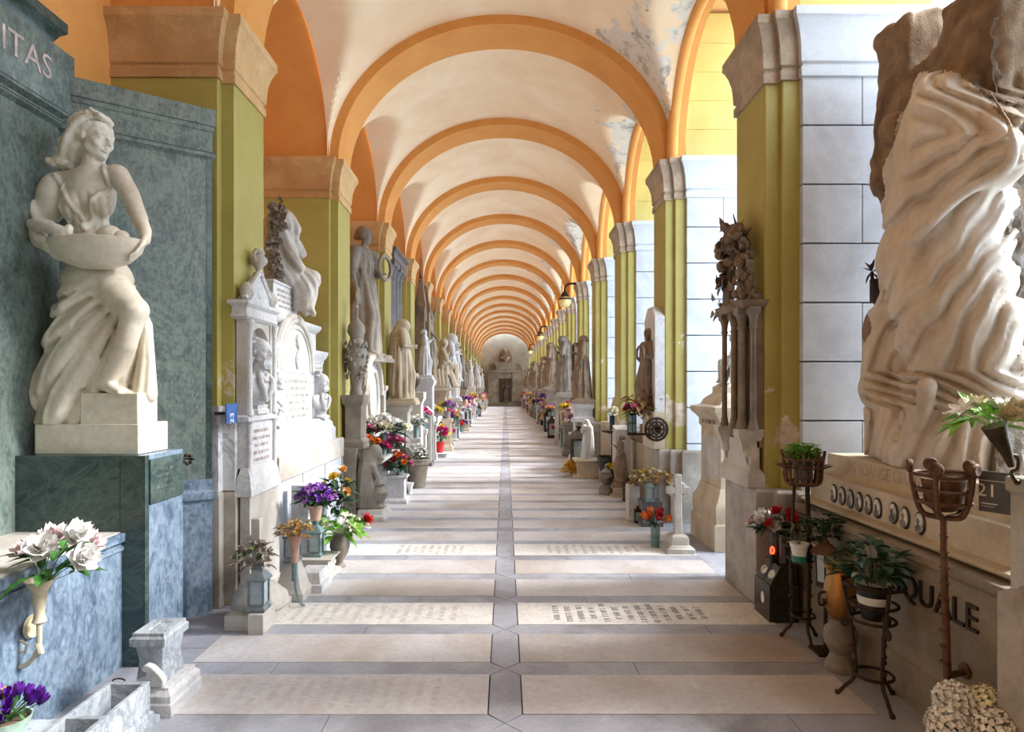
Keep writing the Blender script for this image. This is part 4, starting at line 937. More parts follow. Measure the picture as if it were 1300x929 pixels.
for k in range(300):
    z = R.uniform(0, 1); px = 353+4*math.sin(z*7)+R.uniform(-6, 8)*(1-.3*z); py = 264+z*88; p = Vector(Q(px, py, -.2+R.uniform(-.06, .1))); b.leaf(p, (R.uniform(-1, 1), R.uniform(-1, .2), R.uniform(-1, .3)), .055, .05, (0, -1, .3), seg=3)
b.build('ivy_garland', 'grey_figure', st, True)
# ================================================================ generic wall memorials of the far bays (local frame: front -y)
def bayloc(side, i): return ((-1.9 if side < 0 else 2.0), PY(i)+1.735, 0), (PI/2 if side < 0 else -PI/2)
def statue(pose, label, loc, rz, mat, sc=1.0, group=None, name='stone_statue', plinth=True):
    t = thing(name, label, 'statue', loc, rz, group); z = 0
    if plinth: b = MB(); b.rmold(-.3*sc, .3*sc, -.28*sc, .28*sc, [(.02, 0), (.02, .05), (0, .06), (0, .08)]); b.build('plinth', mat, t); z = .08
    figure(pose, mat, t, .016, 'carved_figure', sc, (0, 0, z)); return t
def memorial(side, i, label, style, mat='aged_marble', dmat='grey_wall_slab', h=2.0, seed=0, y=.12):
    loc, rz = bayloc(side, i); t = thing('wall_memorial', label, 'memorial', loc, rz); R = random.Random(seed+i*7+side)
    b = MB(); b.box(-1.06, 1.06, 0, .6, 0, .78); b.build('dado', dmat, t)
    b = MB(); b.rmold(-1.05, 1.05, 0, .6, [(0, .77), (.015, .79), (.015, .86), (0, .88)]); b.build('ledge', mat, t)
    b = MB(); b.rmold(-.85, .85, y-.04, .6, [(0, .87), (0, 1.0), (-.05, 1.02), (-.06, 1.08)]); b.build('step', mat, t)
    if style == 'arch':
        b = MB(); b.prism([(-.55, 1.07), (.55, 1.07)]+ellip(0, .55, .55, h-.55, 16), 'y', y+.05, .5); b.build('tablet', mat, t)
        b = MB(); b.tube([(p, y+.04, q) for p, q in ellip(0, .56, .56, h-.55, 18)], .05, 8); b.tube([(.32*math.cos(a), y+.04, h-.58+.4*math.sin(a)) for a in np.linspace(0, 6.283, 21)[:-1]], .035, 7, True); b.build('moulding', mat, t)
        b = MB(); b.ell((0, y+.06, h-.58), (.29, .03, .37), 18, 10); b.build('medallion', 'white_marble', t)
        for q in (-1, 1): b = MB(); b.rmold(q*.68-.08, q*.68+.08, y, .4, [(.02, 1.07), (.02, 1.12), (0, 1.14), (0, h-.5), (.03, h-.46), (.03, h-.4)]); b.build('pilaster', mat, t)
    elif style == 'stele':
        b = MB(); b.rmold(-.5, .5, y, .5, [(.04, 1.07), (.04, 1.16), (0, 1.19), (-.01, h-.3), (.05, h-.22), (.07, h-.16), (.07, h-.1)]); o = b.build('stele', mat, t, bevel=.004)
        b = MB(); b.prism([(-.58, h-.1), (.58, h-.1), (0, h+.12)], 'y', y-.04, .5); b.build('pediment', mat, t)
        b = MB(); glyphs(b, (0, y-.001, h-.5), (1, 0, 0), (0, 0, 1), .75, max(2, int((h-1.7)/.09)), .09, .04, i); b.build('inscription', 'ink_soft', o)
    elif style == 'pedestal':
        b = MB(); b.rmold(-.42, .42, y, .55, [(.08, 1.07), (.08, 1.15), (.03, 1.19), (0, 1.22), (0, h-.22), (.03, h-.18), (.08, h-.13), (.08, h-.06), (0, h)]); o = b.build('pedestal', mat, t, bevel=.004)
        b = MB(); glyphs(b, (0, y-.001, h-.4), (1, 0, 0), (0, 0, 1), .6, max(1, int((h-1.5)/.08)), .08, .035, i); b.build('inscription', 'ink_soft', o)
    elif style == 'sarcophagus':
        b = MB(); b.rmold(-.7, .7, y, .55, [(-.1, 1.07), (-.1, 1.15), (-.02, 1.2), (0, h-.35), (.05, h-.28), (.05, h-.22)]); b.build('chest', mat, t); b = MB(); b.prism([(-.76, h-.22), (.76, h-.22), (.5, h), (-.5, h)], 'y', y-.03, .55); b.build('lid', mat, t)
    elif style == 'columns':
        b = MB(); b.rmold(-.7, .7, y, .55, [(0, 1.07), (0, 1.5), (.03, 1.53), (.03, 1.6)]); b.build('base', mat, t)
        for q in (-.5, -.18, .22, .55):
            b = MB(); b.lathe([(.12, 1.6), (.12, 1.66), (.095, 1.7), (.088, h-.34), (.1, h-.32), (.085, h-.3), (.13, h-.14), (.16, h-.1)], 14, (q, y+.12, 0)); b.rmold(q-.15, q+.15, y-.03, y+.27, [(0, h-.1), (.01, h-.05), (0, h)]); b.build('column', mat, t)
        b = MB(); b.rmold(-.72, .72, y-.04, .5, [(0, h), (0, h+.12), (.05, h+.16), (.05, h+.2)]); b.build('entablature', mat, t)
    elif style == 'gothic':
        b = MB(); b.box(-.5, .5, y+.12, .5, 1.07, h-1.2); b.build('back', mat, t)
        for q in (-.45, .45):
            b = MB(); b.rmold(q-.08, q+.08, y-.05, y+.15, [(.03, 1.07), (.03, 1.2), (0, 1.24), (0, h-1.1), (.03, h-1.05), (.03, h-1.0), (-.075, h-.45)]); b.ell((q, y+.05, h-.43), .035, 8, 6); b.build('pinnacle', mat, t)
        b = MB(); b.prism([(-.5, h-1.3), (.5, h-1.3), (.0, h-.55)], 'y', y, y+.2); b.build('gable', mat, t)
        b = MB(); b.rmold(-.12, .12, y, y+.2, [(0, h-.75), (-.1, h)]); 
        for k in range(4):
            for q in (-1, 1): b.ell((q*(.12-.022*k), y+.1, h-.68+.16*k), (.045, .04, .035), 7, 5)
        b.tube([(0, y+.1, h-.02), (0, y+.1, h+.2)], .016, 6); b.tube([(-.07, y+.1, h+.11), (.07, y+.1, h+.11)], .016, 6); b.build('spire', mat, t)
    return t
def pilloc(side, i): return ((-2.0 if side < 0 else 1.91), PY(i)+.285, 0), (PI/2 if side < 0 else -PI/2)
def pillar_memorial(side, i, label, style, mat='aged_marble', h=2.0, seed=0, dep=.44, wd_=.2):
    loc, rz = pilloc(side, i); t = thing('pillar_memorial', label, 'memorial', loc, rz)
    b = MB(); b.rmold(-.25, .25, -.2, -.1 if side > 0 else -.05, [(.015, 0), (.015, .1), (0, .12), (0, .78), (.015, .8), (.015, .86)]); b.build('dado', mat, t)
    if style == 'stele':
        b = MB(); b.prism([(-.24, .85), (.24, .85), (.24, h-.12), (.12, h), (-.12, h), (-.24, h-.12)], 'y', -.12, 0); o = b.build('slab', mat, t, bevel=.005); b = MB(); glyphs(b, (0, -.121, 1.3), (1, 0, 0), (0, 0, 1), .36, 5, .07, .03, i); b.build('inscription', 'ink_soft', o)
    elif style == 'column':
        b = MB(); b.rmold(-.15, .15, -.3, -.04, [(.03, .85), (.03, .92), (0, .95), (0, 1.0)]); b.lathe([(.12, 1.0), (.12, 1.04), (.1, 1.06), (.09, h-.12), (.11, h-.1), (.13, h-.03), (.13, h)], 16, (0, -.17, 0)); b.build('column', mat, t)
    elif style == 'canopy':
        b = MB(); b.box(-.2, .2, -.03, 0, .85, h-.4); b.build('back', mat, t)
        for q in (-.2, .2): b = MB(); b.lathe([(.04, .85), (.04, .9), (.025, .93), (.025, h-.55), (.045, h-.5), (.045, h-.46)], 10, (q, -.12, 0)); b.build('column', mat, t)
        b = MB(); b.prism([(-.27, h-.46), (.27, h-.46), (.2, h-.2), (.0, h), (-.2, h-.2)], 'y', -.2, 0); b.build('hood', mat, t); b = MB(); b.tube([(0, -.1, h-.02), (0, -.1, h+.18)], [.03, .008], 6); b.build('finial', mat, t)
    elif style == 'pedestal':
        b = MB(); b.rmold(-wd_, wd_, -dep, -.05, [(.04, .85), (.04, .93), (0, .97), (0, h-.14), (.03, h-.1), (.04, h-.04), (.04, h)]); b.build('pedestal', mat, t)
    return t
def on_pillar(side, i, h, out=.26): loc, rz = pilloc(side, i); return (loc[0]+(out if side < 0 else -out), loc[1], h), rz
def on_bay(side, i, h, y=.3, dx=0): loc, rz = bayloc(side, i); return (loc[0]-(y if side < 0 else -y), loc[1]+dx, h), rz
NTH = [None, 'first', 'second', 'third', 'fourth', 'fifth', 'sixth', 'seventh', 'eighth', 'ninth', 'tenth', 'eleventh', 'twelfth', 'thirteenth', 'fourteenth', 'fifteenth', 'sixteenth', 'seventeenth']
# ---- second left bay: arched memorial and the tall figure with a wreath
memorial(-1, 2, 'pale arched memorial with an oval medallion under the statue holding a wreath', 'arch', 'aged_marble', 'grey_wall_slab', 2.02, y=.0)
b = MB(); b.rmold(-.34, .34, .06, .56, [(0, 1.05), (0, 1.93), (.02, 1.95), (.02, 1.968)]); b.build('statue_block', 'aged_marble', bpy.data.objects['wall_memorial.001'])
l, r = on_bay(-1, 2, 2.02, .24, .0); statue('wreath', 'tall grey statue in a long robe holding a round wreath', (l[0], l[1]+.2, 1.97), r-.35, 'grey_figure', 1.12)
t = pillar_memorial(-1, 2, 'narrow grey memorial on the second left pillar, left of the wreath bearer', 'pedestal', 'grey_figure', 1.5, dep=.24, wd_=.15)
l, r = on_pillar(-1, 2, 1.5, .15); t = thing('cross_urn', 'grey carved cluster with hooded urn and small cross on the second left pillar', 'urn', l, r)
b = MB(); b.lathe([(.08, 0), (.08, .04), (.06, .08), (.08, .2), (.12, .42), (.14, .52), (.1, .64), (.07, .7), (.11, .78), (.1, .86), (.05, .92), (.03, .95)], 18); b.build('urn', 'grey_figure', t)
b = MB(); b.box(-.018, .018, -.018, .018, .93, 1.2); b.box(-.07, .07, -.017, .017, 1.08, 1.11); b.build('cross', 'grey_figure', t)
b = MB(); R = random.Random(3)
for k in range(60):
    a = R.uniform(0, 6.28); z = R.uniform(.2, .66); q = .085+.055*math.sin((z-.1)*4.2); b.ell((q*math.cos(a), q*math.sin(a), z), (.02, .02, .028), 7, 5)
b.build('carved_leaves', 'grey_figure', t)
# ---- third and fourth left bays
t = pillar_memorial(-1, 3, 'slim memorial on the third left pillar under the hooded figure', 'pedestal', 'aged_marble', 1.3, dep=.36, wd_=.17)
l, r = on_pillar(-1, 3, 1.3); statue('hood', 'slim hooded stone figure on the third left pillar', l, r, 'warm_stone', .82)
memorial(-1, 3, 'dark grey memorial with tall paired columns in the third left bay', 'columns', 'dark_stone', 'grey_wall_slab', 3.95, y=.16)
pedestal('grey urn pedestal in front of the dark columns', (-1.72, PY(3)+1.5, 0), .34, 1.5, 'aged_marble', PI/2)
vase('urn', 'dark lidded urn on the pedestal before the dark columns', (-1.72, PY(3)+1.5, 1.5), 'bronze', 1.3, 'stone_urn', cat='urn')
pillar_memorial(-1, 4, 'white marble memorial on the fourth left pillar', 'pedestal', 'white_marble', 1.75); l, r = on_pillar(-1, 4, 1.75); statue('pray', 'white praying figure on the fourth left pillar', l, r, 'white_marble', .6)
memorial(-1, 4, 'dark gothic memorial with pinnacles and a spire in the fourth left bay', 'gothic', 'brown_figure', 'grey_wall_slab', 4.5, y=.02)
pillar_memorial(-1, 5, 'warm stone memorial on the fifth left pillar', 'pedestal', 'warm_stone', 1.5); l, r = on_pillar(-1, 5, 1.5, .34); statue('sit', 'seated figure with bent knee and hand to chin on the fifth left pillar', l, r+.25, 'warm_stone', .95)
memorial(-1, 5, 'warm stone memorial under the winged figure in the fifth left bay', 'pedestal', 'warm_stone', 'grey_wall_slab', 1.9); l, r = on_bay(-1, 5, 1.9, .28); statue('angel', 'winged angel with one raised arm in the fifth left bay', l, r, 'grey_figure', 1.05)
pillar_memorial(-1, 6, 'pale memorial on the sixth left pillar', 'pedestal', 'aged_marble', 1.15); l, r = on_pillar(-1, 6, 1.15, .3); statue('mourn', 'tall veiled white mourner bowing on the sixth left pillar', l, r, 'white_marble', 1.2)
memorial(-1, 6, 'white stele with pediment in the sixth left bay', 'stele', 'white_marble', 'grey_wall_slab', 2.5)
# ---- farther bays, both sides: each memorial and statue is its own
LST = {7: ('pedestal', 'raise', 'bronze'), 8: ('arch', 'hood', 'grey_figure'), 9: ('stele', None, None), 10: ('pedestal', 'raise', 'bronze'), 11: ('gothic', None, None), 12: ('pedestal', 'angel', 'aged_marble'), 13: ('arch', 'pray', 'aged_marble'), 14: ('stele', None, None), 15: ('sarcophagus', 'sit', 'grey_figure'), 16: ('pedestal', 'hood', 'aged_marble')}
PN = {'raise': 'dark figure throwing up both arms', 'hood': 'hooded standing figure', 'angel': 'winged angel figure', 'pray': 'praying figure', 'sit': 'seated figure', 'mourn': 'bowed veiled mourner', 'wreath': 'robed figure holding a wreath', 'child': 'robed standing figure', 'seated': 'enthroned seated figure'}
SN = {'pedestal': 'stone pedestal memorial', 'arch': 'round-arched memorial', 'stele': 'pedimented stele', 'gothic': 'pinnacled gothic memorial', 'sarcophagus': 'sarcophagus memorial', 'columns': 'columned memorial', 'canopy': 'canopied pillar memorial', 'column': 'round column memorial'}
HT = {'pedestal': 1.75, 'arch': 2.1, 'stele': 2.5, 'gothic': 3.6, 'sarcophagus': 1.75}
for i, (sty, pose, pm) in LST.items():
    mt = ('aged_marble', 'warm_stone', 'white_marble', 'grey_figure')[i % 4]
    memorial(-1, i, f'{SN[sty]} in the {NTH[i]} bay along the left wall', sty, mt, 'grey_wall_slab', HT[sty])
    if pose: l, r = on_bay(-1, i, HT[sty]-.005, .25); statue(pose, f'{PN[pose]} on the memorial of the {NTH[i]} left bay', l, r, pm, 1.0)
for i in range(7, 17):
    sty = ('pedestal', 'stele', 'column', 'pedestal', 'canopy')[i % 5]; mt = ('warm_stone', 'aged_marble', 'white_marble', 'aged_marble')[i % 4]; h = {'pedestal': 1.5, 'column': 1.8, 'stele': 2.1, 'canopy': 2.6}[sty]
    pillar_memorial(-1, i, f'{SN[sty] if sty != "stele" else "tall plain slab memorial"} on the {NTH[i]} left pillar', sty, mt, h)
    if sty in ('pedestal', 'column'): l, r = on_pillar(-1, i, h); ps = ('child', 'mourn', 'pray', 'hood')[i % 4]; statue(ps, f'{PN[ps]} on the {NTH[i]} left pillar', l, r, ('aged_marble', 'white_marble', 'grey_figure')[i % 3], .8)
RST = {2: ('stele', None, None), 3: ('sarcophagus', None, None), 4: ('stele', None, None), 5: ('pedestal', 'hood', 'brown_figure'), 6: ('gothic', None, None), 7: ('pedestal', 'mourn', 'brown_figure'), 8: ('arch', None, None), 9: ('pedestal', 'raise', 'brown_figure'), 10: ('stele', None, None), 11: ('pedestal', 'angel', 'brown_figure'), 12: ('arch', None, None), 13: ('pedestal', 'pray', 'brown_figure'), 14: ('stele', None, None), 15: ('pedestal', 'hood', 'brown_figure'), 16: ('stele', None, None)}
for i, (sty, pose, pm) in RST.items():
    mt = ('warm_stone', 'aged_marble', 'brown_figure')[i % 3]; h = {2: 1.35, 3: 1.4, 4: 1.5}.get(i, min(HT[sty], 2.2))
    memorial(1, i, f'{SN[sty]} in the {NTH[i]} bay along the open right side', sty, mt, 'warm_stone', h, y=.2)
    if pose: l, r = on_bay(1, i, h-.005, .36); statue(pose, f'{PN[pose]} on the memorial of the {NTH[i]} right bay', l, r, pm, .95)
RPI = {4: ('pedestal', 'child', 1.25, .85), 5: ('stele', 'mourn', 2.75, .9), 6: ('canopy', None, 2.5, 0), 7: ('pedestal', 'hood', 1.5, .95), 8: ('column', 'pray', 1.5, .75), 9: ('pedestal', 'child', 1.4, .9), 10: ('stele', None, 2.3, 0), 11: ('pedestal', 'mourn', 1.4, .9), 12: ('column', 'hood', 1.6, .8), 13: ('pedestal', 'pray', 1.5, .9), 14: ('stele', None, 2.2, 0), 15: ('pedestal', 'child', 1.4, .9), 16: ('column', 'hood', 1.5, .8)}
for i, (sty, pose, h, sc) in RPI.items():
    mt = 'white_marble' if i == 4 else ('warm_stone', 'grey_figure', 'brown_figure')[i % 3]
    pillar_memorial(1, i, f'{SN[sty] if sty != "stele" else "tall grey slab memorial"} on the {NTH[i]} right pillar', sty, mt, h)
    if pose: l, r = on_pillar(1, i, h if sty != 'stele' else 1.35, (.32 if pose in ('hood', 'mourn') else .24) if sty != 'stele' else .36); statue(pose, f'{PN[pose]} on the {NTH[i]} right pillar', l, r, 'brown_figure' if i != 5 else 'grey_figure', sc)
# ================================================================ RIGHT: the lovers' memorial in the nearest bay
t = thing('lovers_memorial', 'brown stone memorial with photo medallions under the swirling rock statue', 'memorial', (2.4, 3.4, 0)); WS = 'warm_stone'
b = MB(); b.rmold(2.05, 3.0, 2.42, 4.46, [(.02, 0), (.02, .2), (0, .215), (0, .72), (.015, .735), (.015, .776)]); b.build('low_wall', 'monument_tan', t, True, bevel=.004)
b = MB(); b.rmold(2.15, 3.0, 2.66, 4.44, [(0, .77), (0, .79), (.05, .8), (.05, .815), (0, .83), (0, 1.0)]); o = b.build('medallion_course', WS, t, True, bevel=.003)
b = MB(); b.rmold(2.25, 3.0, 2.7, 4.4, [(.04, .985), (.03, 1.01), (0, 1.03), (0, 1.13), (-.01, 1.14)]); o2 = b.build('inscription_block', WS, t, True, bevel=.003)
g = text_mb('IVS ADANGE GIRAN', .105, .001); g.xf(Matrix.Diagonal((.78, 1, 1, 1))); g.xf(plane_m((2.2495, 3.78, 1.045), (0, -1, 0), (0, 0, 1))); g.build('lettering', 'cap_stone_shaded', o2, True)
g = text_mb('PASQUALE', .17, .008); g.xf(plane_m((2.046, 3.13, .53), (0, -1, 0), (0, 0, 1))); g.build('lettering', 'bronze_letter', t, True)
for k, (px, py) in enumerate(((1058.5, 626), (1069, 629.5), (1079.5, 633), (1090.5, 637), (1102, 640.5), (1114, 645), (1134, 651), (1148.5, 657), (1168, 664))):
    p = onx(px, py, 2.145); m = MB(); m.ell((0, 0, 0), (.008, .042, .062), 20, 10); m.xf(Matrix.Translation(p)); o = m.build('medallion', 'black_paint', t, True); m = MB(); m.ell((0, 0, 0), (.006, .033, .051), 20, 10); m.xf(Matrix.Translation(p+Vector((-.005, 0, 0)))); o = m.build('portrait', 'photo_pale', o, True)
    m = MB(); m.ell((-.0125, 0, .008), (.002, .012, .017), 10, 8); m.ell((-.0105, 0, -.03), (.003, .024, .024), 10, 8); m.xf(Matrix.Translation(p)); m.build('sitter', 'photo_dark', o.parent, True)
b = MB(); b.rmold(2.05, 2.7, 2.42, 2.56, [(0, .77), (0, 1.17), (.012, 1.18), (.012, 1.235), (0, 1.24)]); b.build('end_block', 'aged_marble', t, True, bevel=.005)
b = MB(); b.rmold(2.03, 2.2, 2.42, 2.6, [(0, 0), (0, .76)]); b.build('end_pier', 'aged_marble', t, True, bevel=.005)
# ---- rock with the wrapped couple
st = thing('lovers_statue', 'huge rock carved with a couple wrapped in swirling drapery', 'statue', (2.6, 3.5, 1.141))
def T(px, py, bu=0.0):
    X = 2.4-bu; Y = X*F/(px-CX); return (X, Y, EYE-(py-CY)*Y/F)
s = Sculpt((1.93, 2.72, 1.12), (3.1, 4.36, 3.95), .0105)
s.box((2.78, 3.66, 2.35), (.34, .48, 1.25), .0, rd=.08)
s.box((2.7, 3.98, 3.4), (.28, .18, .5), .06, rd=.05); s.box((2.75, 3.36, 3.35), (.3, .24, .4), .06, rd=.05); s.box((2.7, 3.7, 1.6), (.33, .5, .5), .08, rd=.06)
s.box((2.6, 3.72, 3.95), (.5, .09, .35), .02, 's', .02, .2)
s.disp(lambda X, Y, Z: .035*fbm(X, Y, Z, 7, 2, 4)+.006*fbm(X, Y, Z, 60, 5, 2))
s.tube([T(1186, 122, .06), T(1170, 185, .12)], [.1, .13], .05); s.ell(T(1134, 165, .09), (.08, .08, .1), .03)
s.tube([T(1205, 150, .0), T(1185, 240, .07), T(1155, 330, .1)], [.2, .21, .17], .06); s.tube([T(1245, 150, -.06), T(1240, 210, .0), T(1215, 300, .04)], [.14, .19, .18], .06); s.tube([T(1268, 150, -.02), T(1280, 192, .03), T(1262, 225, .03)], [.07, .085, .09], .04)
s.tube([T(1170, 330, .1), T(1195, 400, .1), T(1205, 470, .06)], [.2, .21, .2], .06); s.tube([T(1230, 300, .0), T(1245, 400, .0), T(1255, 480, -.02)], [.16, .17, .16], .06); s.tube([T(1128, 390, .04), T(1116, 440, .06), T(1114, 490, .06)], [.06, .09, .1], .04)
s.tube([T(1112, 495, .03), T(1140, 535, .05), T(1160, 580, .02)], [.1, .14, .16], .05); s.tube([T(1205, 480, .03), T(1205, 560, -.02)], [.2, .24], .06)
def folds(X, Y, Z):
    px = CX+F*X/Y; py = CY-F*(Z-EYE)/Y
    L = np.interp(py, [60, 92, 130, 190, 250, 300, 420, 470, 590], [1240, 1168, 1156, 1152, 1134, 1114, 1112, 1092, 1092])
    m = np.clip((px-L)/9, 0, 1)*np.clip((py-88)/14, 0, 1)*np.clip((1310-px)/8, 0, 1)
    kk = np.interp(py, [90, 160, 240, 330, 430, 500], [.15, .5, 1.0, 1.15, 1.4, 1.6]); low = np.clip((py-470)/50, 0, 1)
    w = 10*np.sin(px*.045+1)+9*np.sin(py*.037+px*.02)+4*np.sin(px*.11-py*.05)
    f1 = (py-250)/np.sqrt(1+kk*kk)*1.0+kk/np.sqrt(1+kk*kk)*(px-1180)+w*.6
    hood = np.clip((170-py)/60, 0, 1); f1 = f1*(1-hood)+hood*((px-1180)*1.0+.15*(py-130)+w*.3)
    f2 = (px-1180)+.25*(py-530)+w*.6; f = f1*(1-low)+f2*low
    a = .5+.5*np.sin(px*.021+py*.013+2)*np.sin(py*.019-px*.011)
    big = .62-np.abs(np.sin(f*PI/34))**.75; small = .6-np.abs(np.sin(f*PI/13.5+.8))**.8
    return (m*(.068*big*(.45+.55*a)+.013*small)).astype(np.float32)
s.disp(folds)
def rdg(pts, r, k=.02, op='u', inn=0.0, sub=5):
    Q = []
    for px, py in pts:
        p = T(px, py, .1); f = s.first(0, p[1], p[2])
        if f is None: f = Q[-1][0] if Q else p[0]
        q = np.array(p); sc = (f)/p[0]; Q.append((f+inn, f*F/(px-CX), EYE-(py-CY)*(f*F/(px-CX))/F))
    s.tube(Q, r, k, op, sub)
G = [([(1146, 185), (1152, 140), (1172, 105), (1198, 93), (1226, 108)], [.02, .035, .04, .035, .02]), ([(1205, 100), (1206, 140), (1190, 190), (1160, 235), (1128, 285)], [.02, .04, .045, .03]),
     ([(1222, 108), (1228, 150), (1212, 205), (1175, 258), (1135, 305), (1117, 335)], [.02, .04, .045, .03]), ([(1240, 112), (1248, 165), (1232, 215), (1190, 260)], [.02, .04, .045, .02]),
     ([(1256, 118), (1280, 160), (1284, 198), (1262, 222), (1215, 250), (1165, 300), (1128, 350), (1118, 382)], [.02, .045, .055, .05, .045, .03]), ([(1268, 205), (1240, 232), (1200, 246)], [.03, .03, .015]),
     ([(1268, 236), (1225, 272), (1185, 318), (1155, 362), (1146, 395)], [.03, .045, .04, .02]), ([(1264, 262), (1228, 305), (1192, 352), (1166, 395), (1160, 440)], [.025, .045, .045, .025]), ([(1262, 300), (1235, 345), (1205, 388), (1180, 425), (1168, 470)], [.02, .04, .045, .02]),
     ([(1266, 340), (1244, 390), (1215, 432), (1180, 480), (1168, 505)], [.02, .04, .04, .02]), ([(1272, 385), (1250, 430), (1224, 468), (1196, 498)], [.02, .04, .035, .02]), ([(1278, 430), (1258, 462), (1236, 490), (1215, 510)], [.02, .035, .035, .02]),
     ([(1117, 385), (1140, 400), (1160, 425), (1166, 465)], [.03, .035, .03, .015]), ([(1124, 330), (1132, 365), (1150, 395)], [.02, .03, .015]), ([(1098, 480), (1104, 450), (1125, 425), (1150, 410)], [.04, .045, .035, .015]), ([(1096, 490), (1112, 512), (1140, 522), (1150, 515)], [.035, .035, .03, .015]),
     ([(1118, 530), (1140, 552), (1168, 580)], [.02, .03, .02]), ([(1150, 440), (1146, 490), (1158, 520)], [.02, .03, .02]), ([(1205, 500), (1192, 535), (1205, 575)], [.02, .035, .03]), ([(1228, 505), (1214, 545), (1228, 580)], [.02, .035, .03]), ([(1250, 490), (1240, 530), (1240, 570)], [.02, .035, .03])]
for p, r in [G[0], G[4], G[12], G[14]]: rdg(p, [.006]+[q*.55 for q in r]+[.006], .022, inn=.006)
rdg([(1182, 490), (1178, 520), (1170, 542), (1152, 556), (1140, 558)], [.045, .035, .024, .016], .012, inn=-.02)
face(s, T(1136, 160, .13), .08, (-.6, .5, -.35))
s.below(1.142); o = s.build('carved_rock', 'lovers_marble', st, 1); me = o.data; me.materials.append(M['brown_rock'])   # raw brown rock around the smooth drapery
V = np.empty(len(me.vertices)*3, np.float32); me.vertices.foreach_get('co', V); V = V.reshape(-1, 3)+np.array(st.location, np.float32)
px = CX+F*V[:, 0]/V[:, 1]; py = CY-F*(V[:, 2]-EYE)/V[:, 1]; L = np.interp(py, [60, 92, 130, 190, 250, 300, 420, 470, 590], [1300, 1172, 1150, 1128, 1122, 1104, 1104, 1084, 1084])
Rr = np.interp(py, [60, 92, 115, 170, 200], [1150, 1215, 1245, 1292, 1400]); raw = (px < L+3*np.sin(py*.11)+2*np.sin(py*.043+1)) | (py < 90) | (px > Rr) | (V[:, 0] > 2.55)
lv = np.empty(len(me.loops), np.int32); me.loops.foreach_get('vertex_index', lv); me.polygons.foreach_set('material_index', raw[lv.reshape(-1, 4)[:, 0]].astype(np.int32))
b = MB(); R = random.Random(2)
def rk(u, v): 
    return (2.44+.66*u, 3.155-.03*math.sin(9*u+7*v)*math.cos(5*v)-.018*math.sin(31*u+3*math.sin(23*v))*math.sin(47*v+2*math.sin(19*u))-.008*math.sin(83*u+4*v)*math.sin(131*v+9*u), 1.142+2.3*v)
b.surf(rk, 60, 160); b.build('rough_face', 'rough_rock', st, True)
t2 = thing('wreath_holder', 'small dark iron wreath holder on the far edge of the rock statue', 'ornament', (2.38, 4.2, 2.2)); p = at(1107, 345, 4.2)
b = MB()
for k in range(14): b.leaf(p, (math.cos(k*1.7), -.4, math.sin(k*1.3)), .1, .02)
b.build('wreath', 'iron', t2, True); b = MB(); b.tube([p, at(1109, 380, 4.2), at(1118, 398, 4.18)], .012, 6); b.box(p.x-.01, p.x+.06, 4.17, 4.21, p.z-.2, p.z-.05); b.build('holder', 'iron', t2, True)
# ---- sign, lilies, crown stand, plant stands
t = thing('number_plaque', 'dark grey plaque with the number 21 beside the rusty crown stand', 'sign', (2.03, 2.66, 1.17))
c = at(1263, 625, 2.62); b = MB(); b.box(-.058, .058, 0, .012, -.085, .085); Mx = Matrix.Translation(c) @ Matrix.Rotation(-1.05, 4, 'Z'); b.xf(Mx); b.build('plate', 'sign_grey', t, True)
g = text_mb('21', .075, .001); g.xf(Mx @ plane_m((-.028, -.001, -.02), (1, 0, 0), (0, 0, 1))); g.build('number', 'sign_white', t, True)
b = MB(); b.box(-.058, .058, -.0012, .002, .045, .0475); b.box(-.05, .01, -.0012, .002, -.052, -.048); b.box(-.05, 0, -.0012, .002, -.062, -.0605); b.xf(Mx); b.build('rule', 'sign_white', t, True)
b = MB(); b.box(-.01, .01, .01, .2, -.02, .02); b.xf(Mx); b.build('bracket', 'iron', t, True)
t = thing('cone_holder', 'dark bronze cone holder fixed above the number 21 plaque', 'vase', (2.05, 2.5, 1.35))
P = lambda px, py, d=0: tuple(at(px, py, 2.5)+Vector((0, d, 0)))
b = MB(); b.tube([P(1284, 592), P(1278, 575), P(1268, 555), P(1262, 540)], [.012, .02, .034, .045], 14); b.build('cone', 'bronze', t, True); b = MB(); b.tube(cr([P(1280, 578), P(1292, 580), P(1292, 595), P(1284, 600), P(1290, 612)], 4), .008, 7); b.tube([P(1290, 612), (2.2, 2.52, 1.225)], .012, 7); b.build('scroll', 'bronze', t, True)
bouquet('white and cream lilies with bright green leaves in the bronze cone holder', P(1264, 545), [('lily', 'pet_white', 5, .052), ('rose', 'pet_cream', 3, .045), ('tulip', 'pet_peach', 1, .05)], .17, .1, ('leaf_lime', 22), tilt=(-.2, -.3), seed=12)
t = thing('crown_stand', 'rusty iron stand with a crown of round knobs rising before the PASQUALE letters', 'stand', (1.93, 2.75, .3))
P = lambda px, py, d=0, Y=2.75: tuple(at(px, py, Y)+Vector((0, d, 0)))
pole = [P(1198, 655), P(1199, 740), P(1203, 862)]
b = MB(); b.tube(pole, [.014, .014, .016], 10)
for k in range(9): z = P(1199, 680+20*k); b.tube([(z[0], z[1], z[2]-.004), (z[0], z[1], z[2]+.004)], .019, 8)
b.build('pole', 'rust_iron', t, True)
b = MB(); b.tube([P(1203, 858), (2.055, 2.8, P(0, 858)[2])], .014, 8); b.lathe([(0, 0), (.035, .003), (.03, .012), (0, .016)], 12); b.xf(Matrix.Identity(4)); b = MB(); b.tube([P(1203, 858), (2.05, 2.8, P(0, 858)[2])], .014, 8); b.ell((2.04, 2.8, P(0, 858)[2]), (.014, .035, .035), 12, 8); b.build('wall_fixing', 'rust_iron', t, True)
c0 = Vector(P(1198, 622)); b = MB()
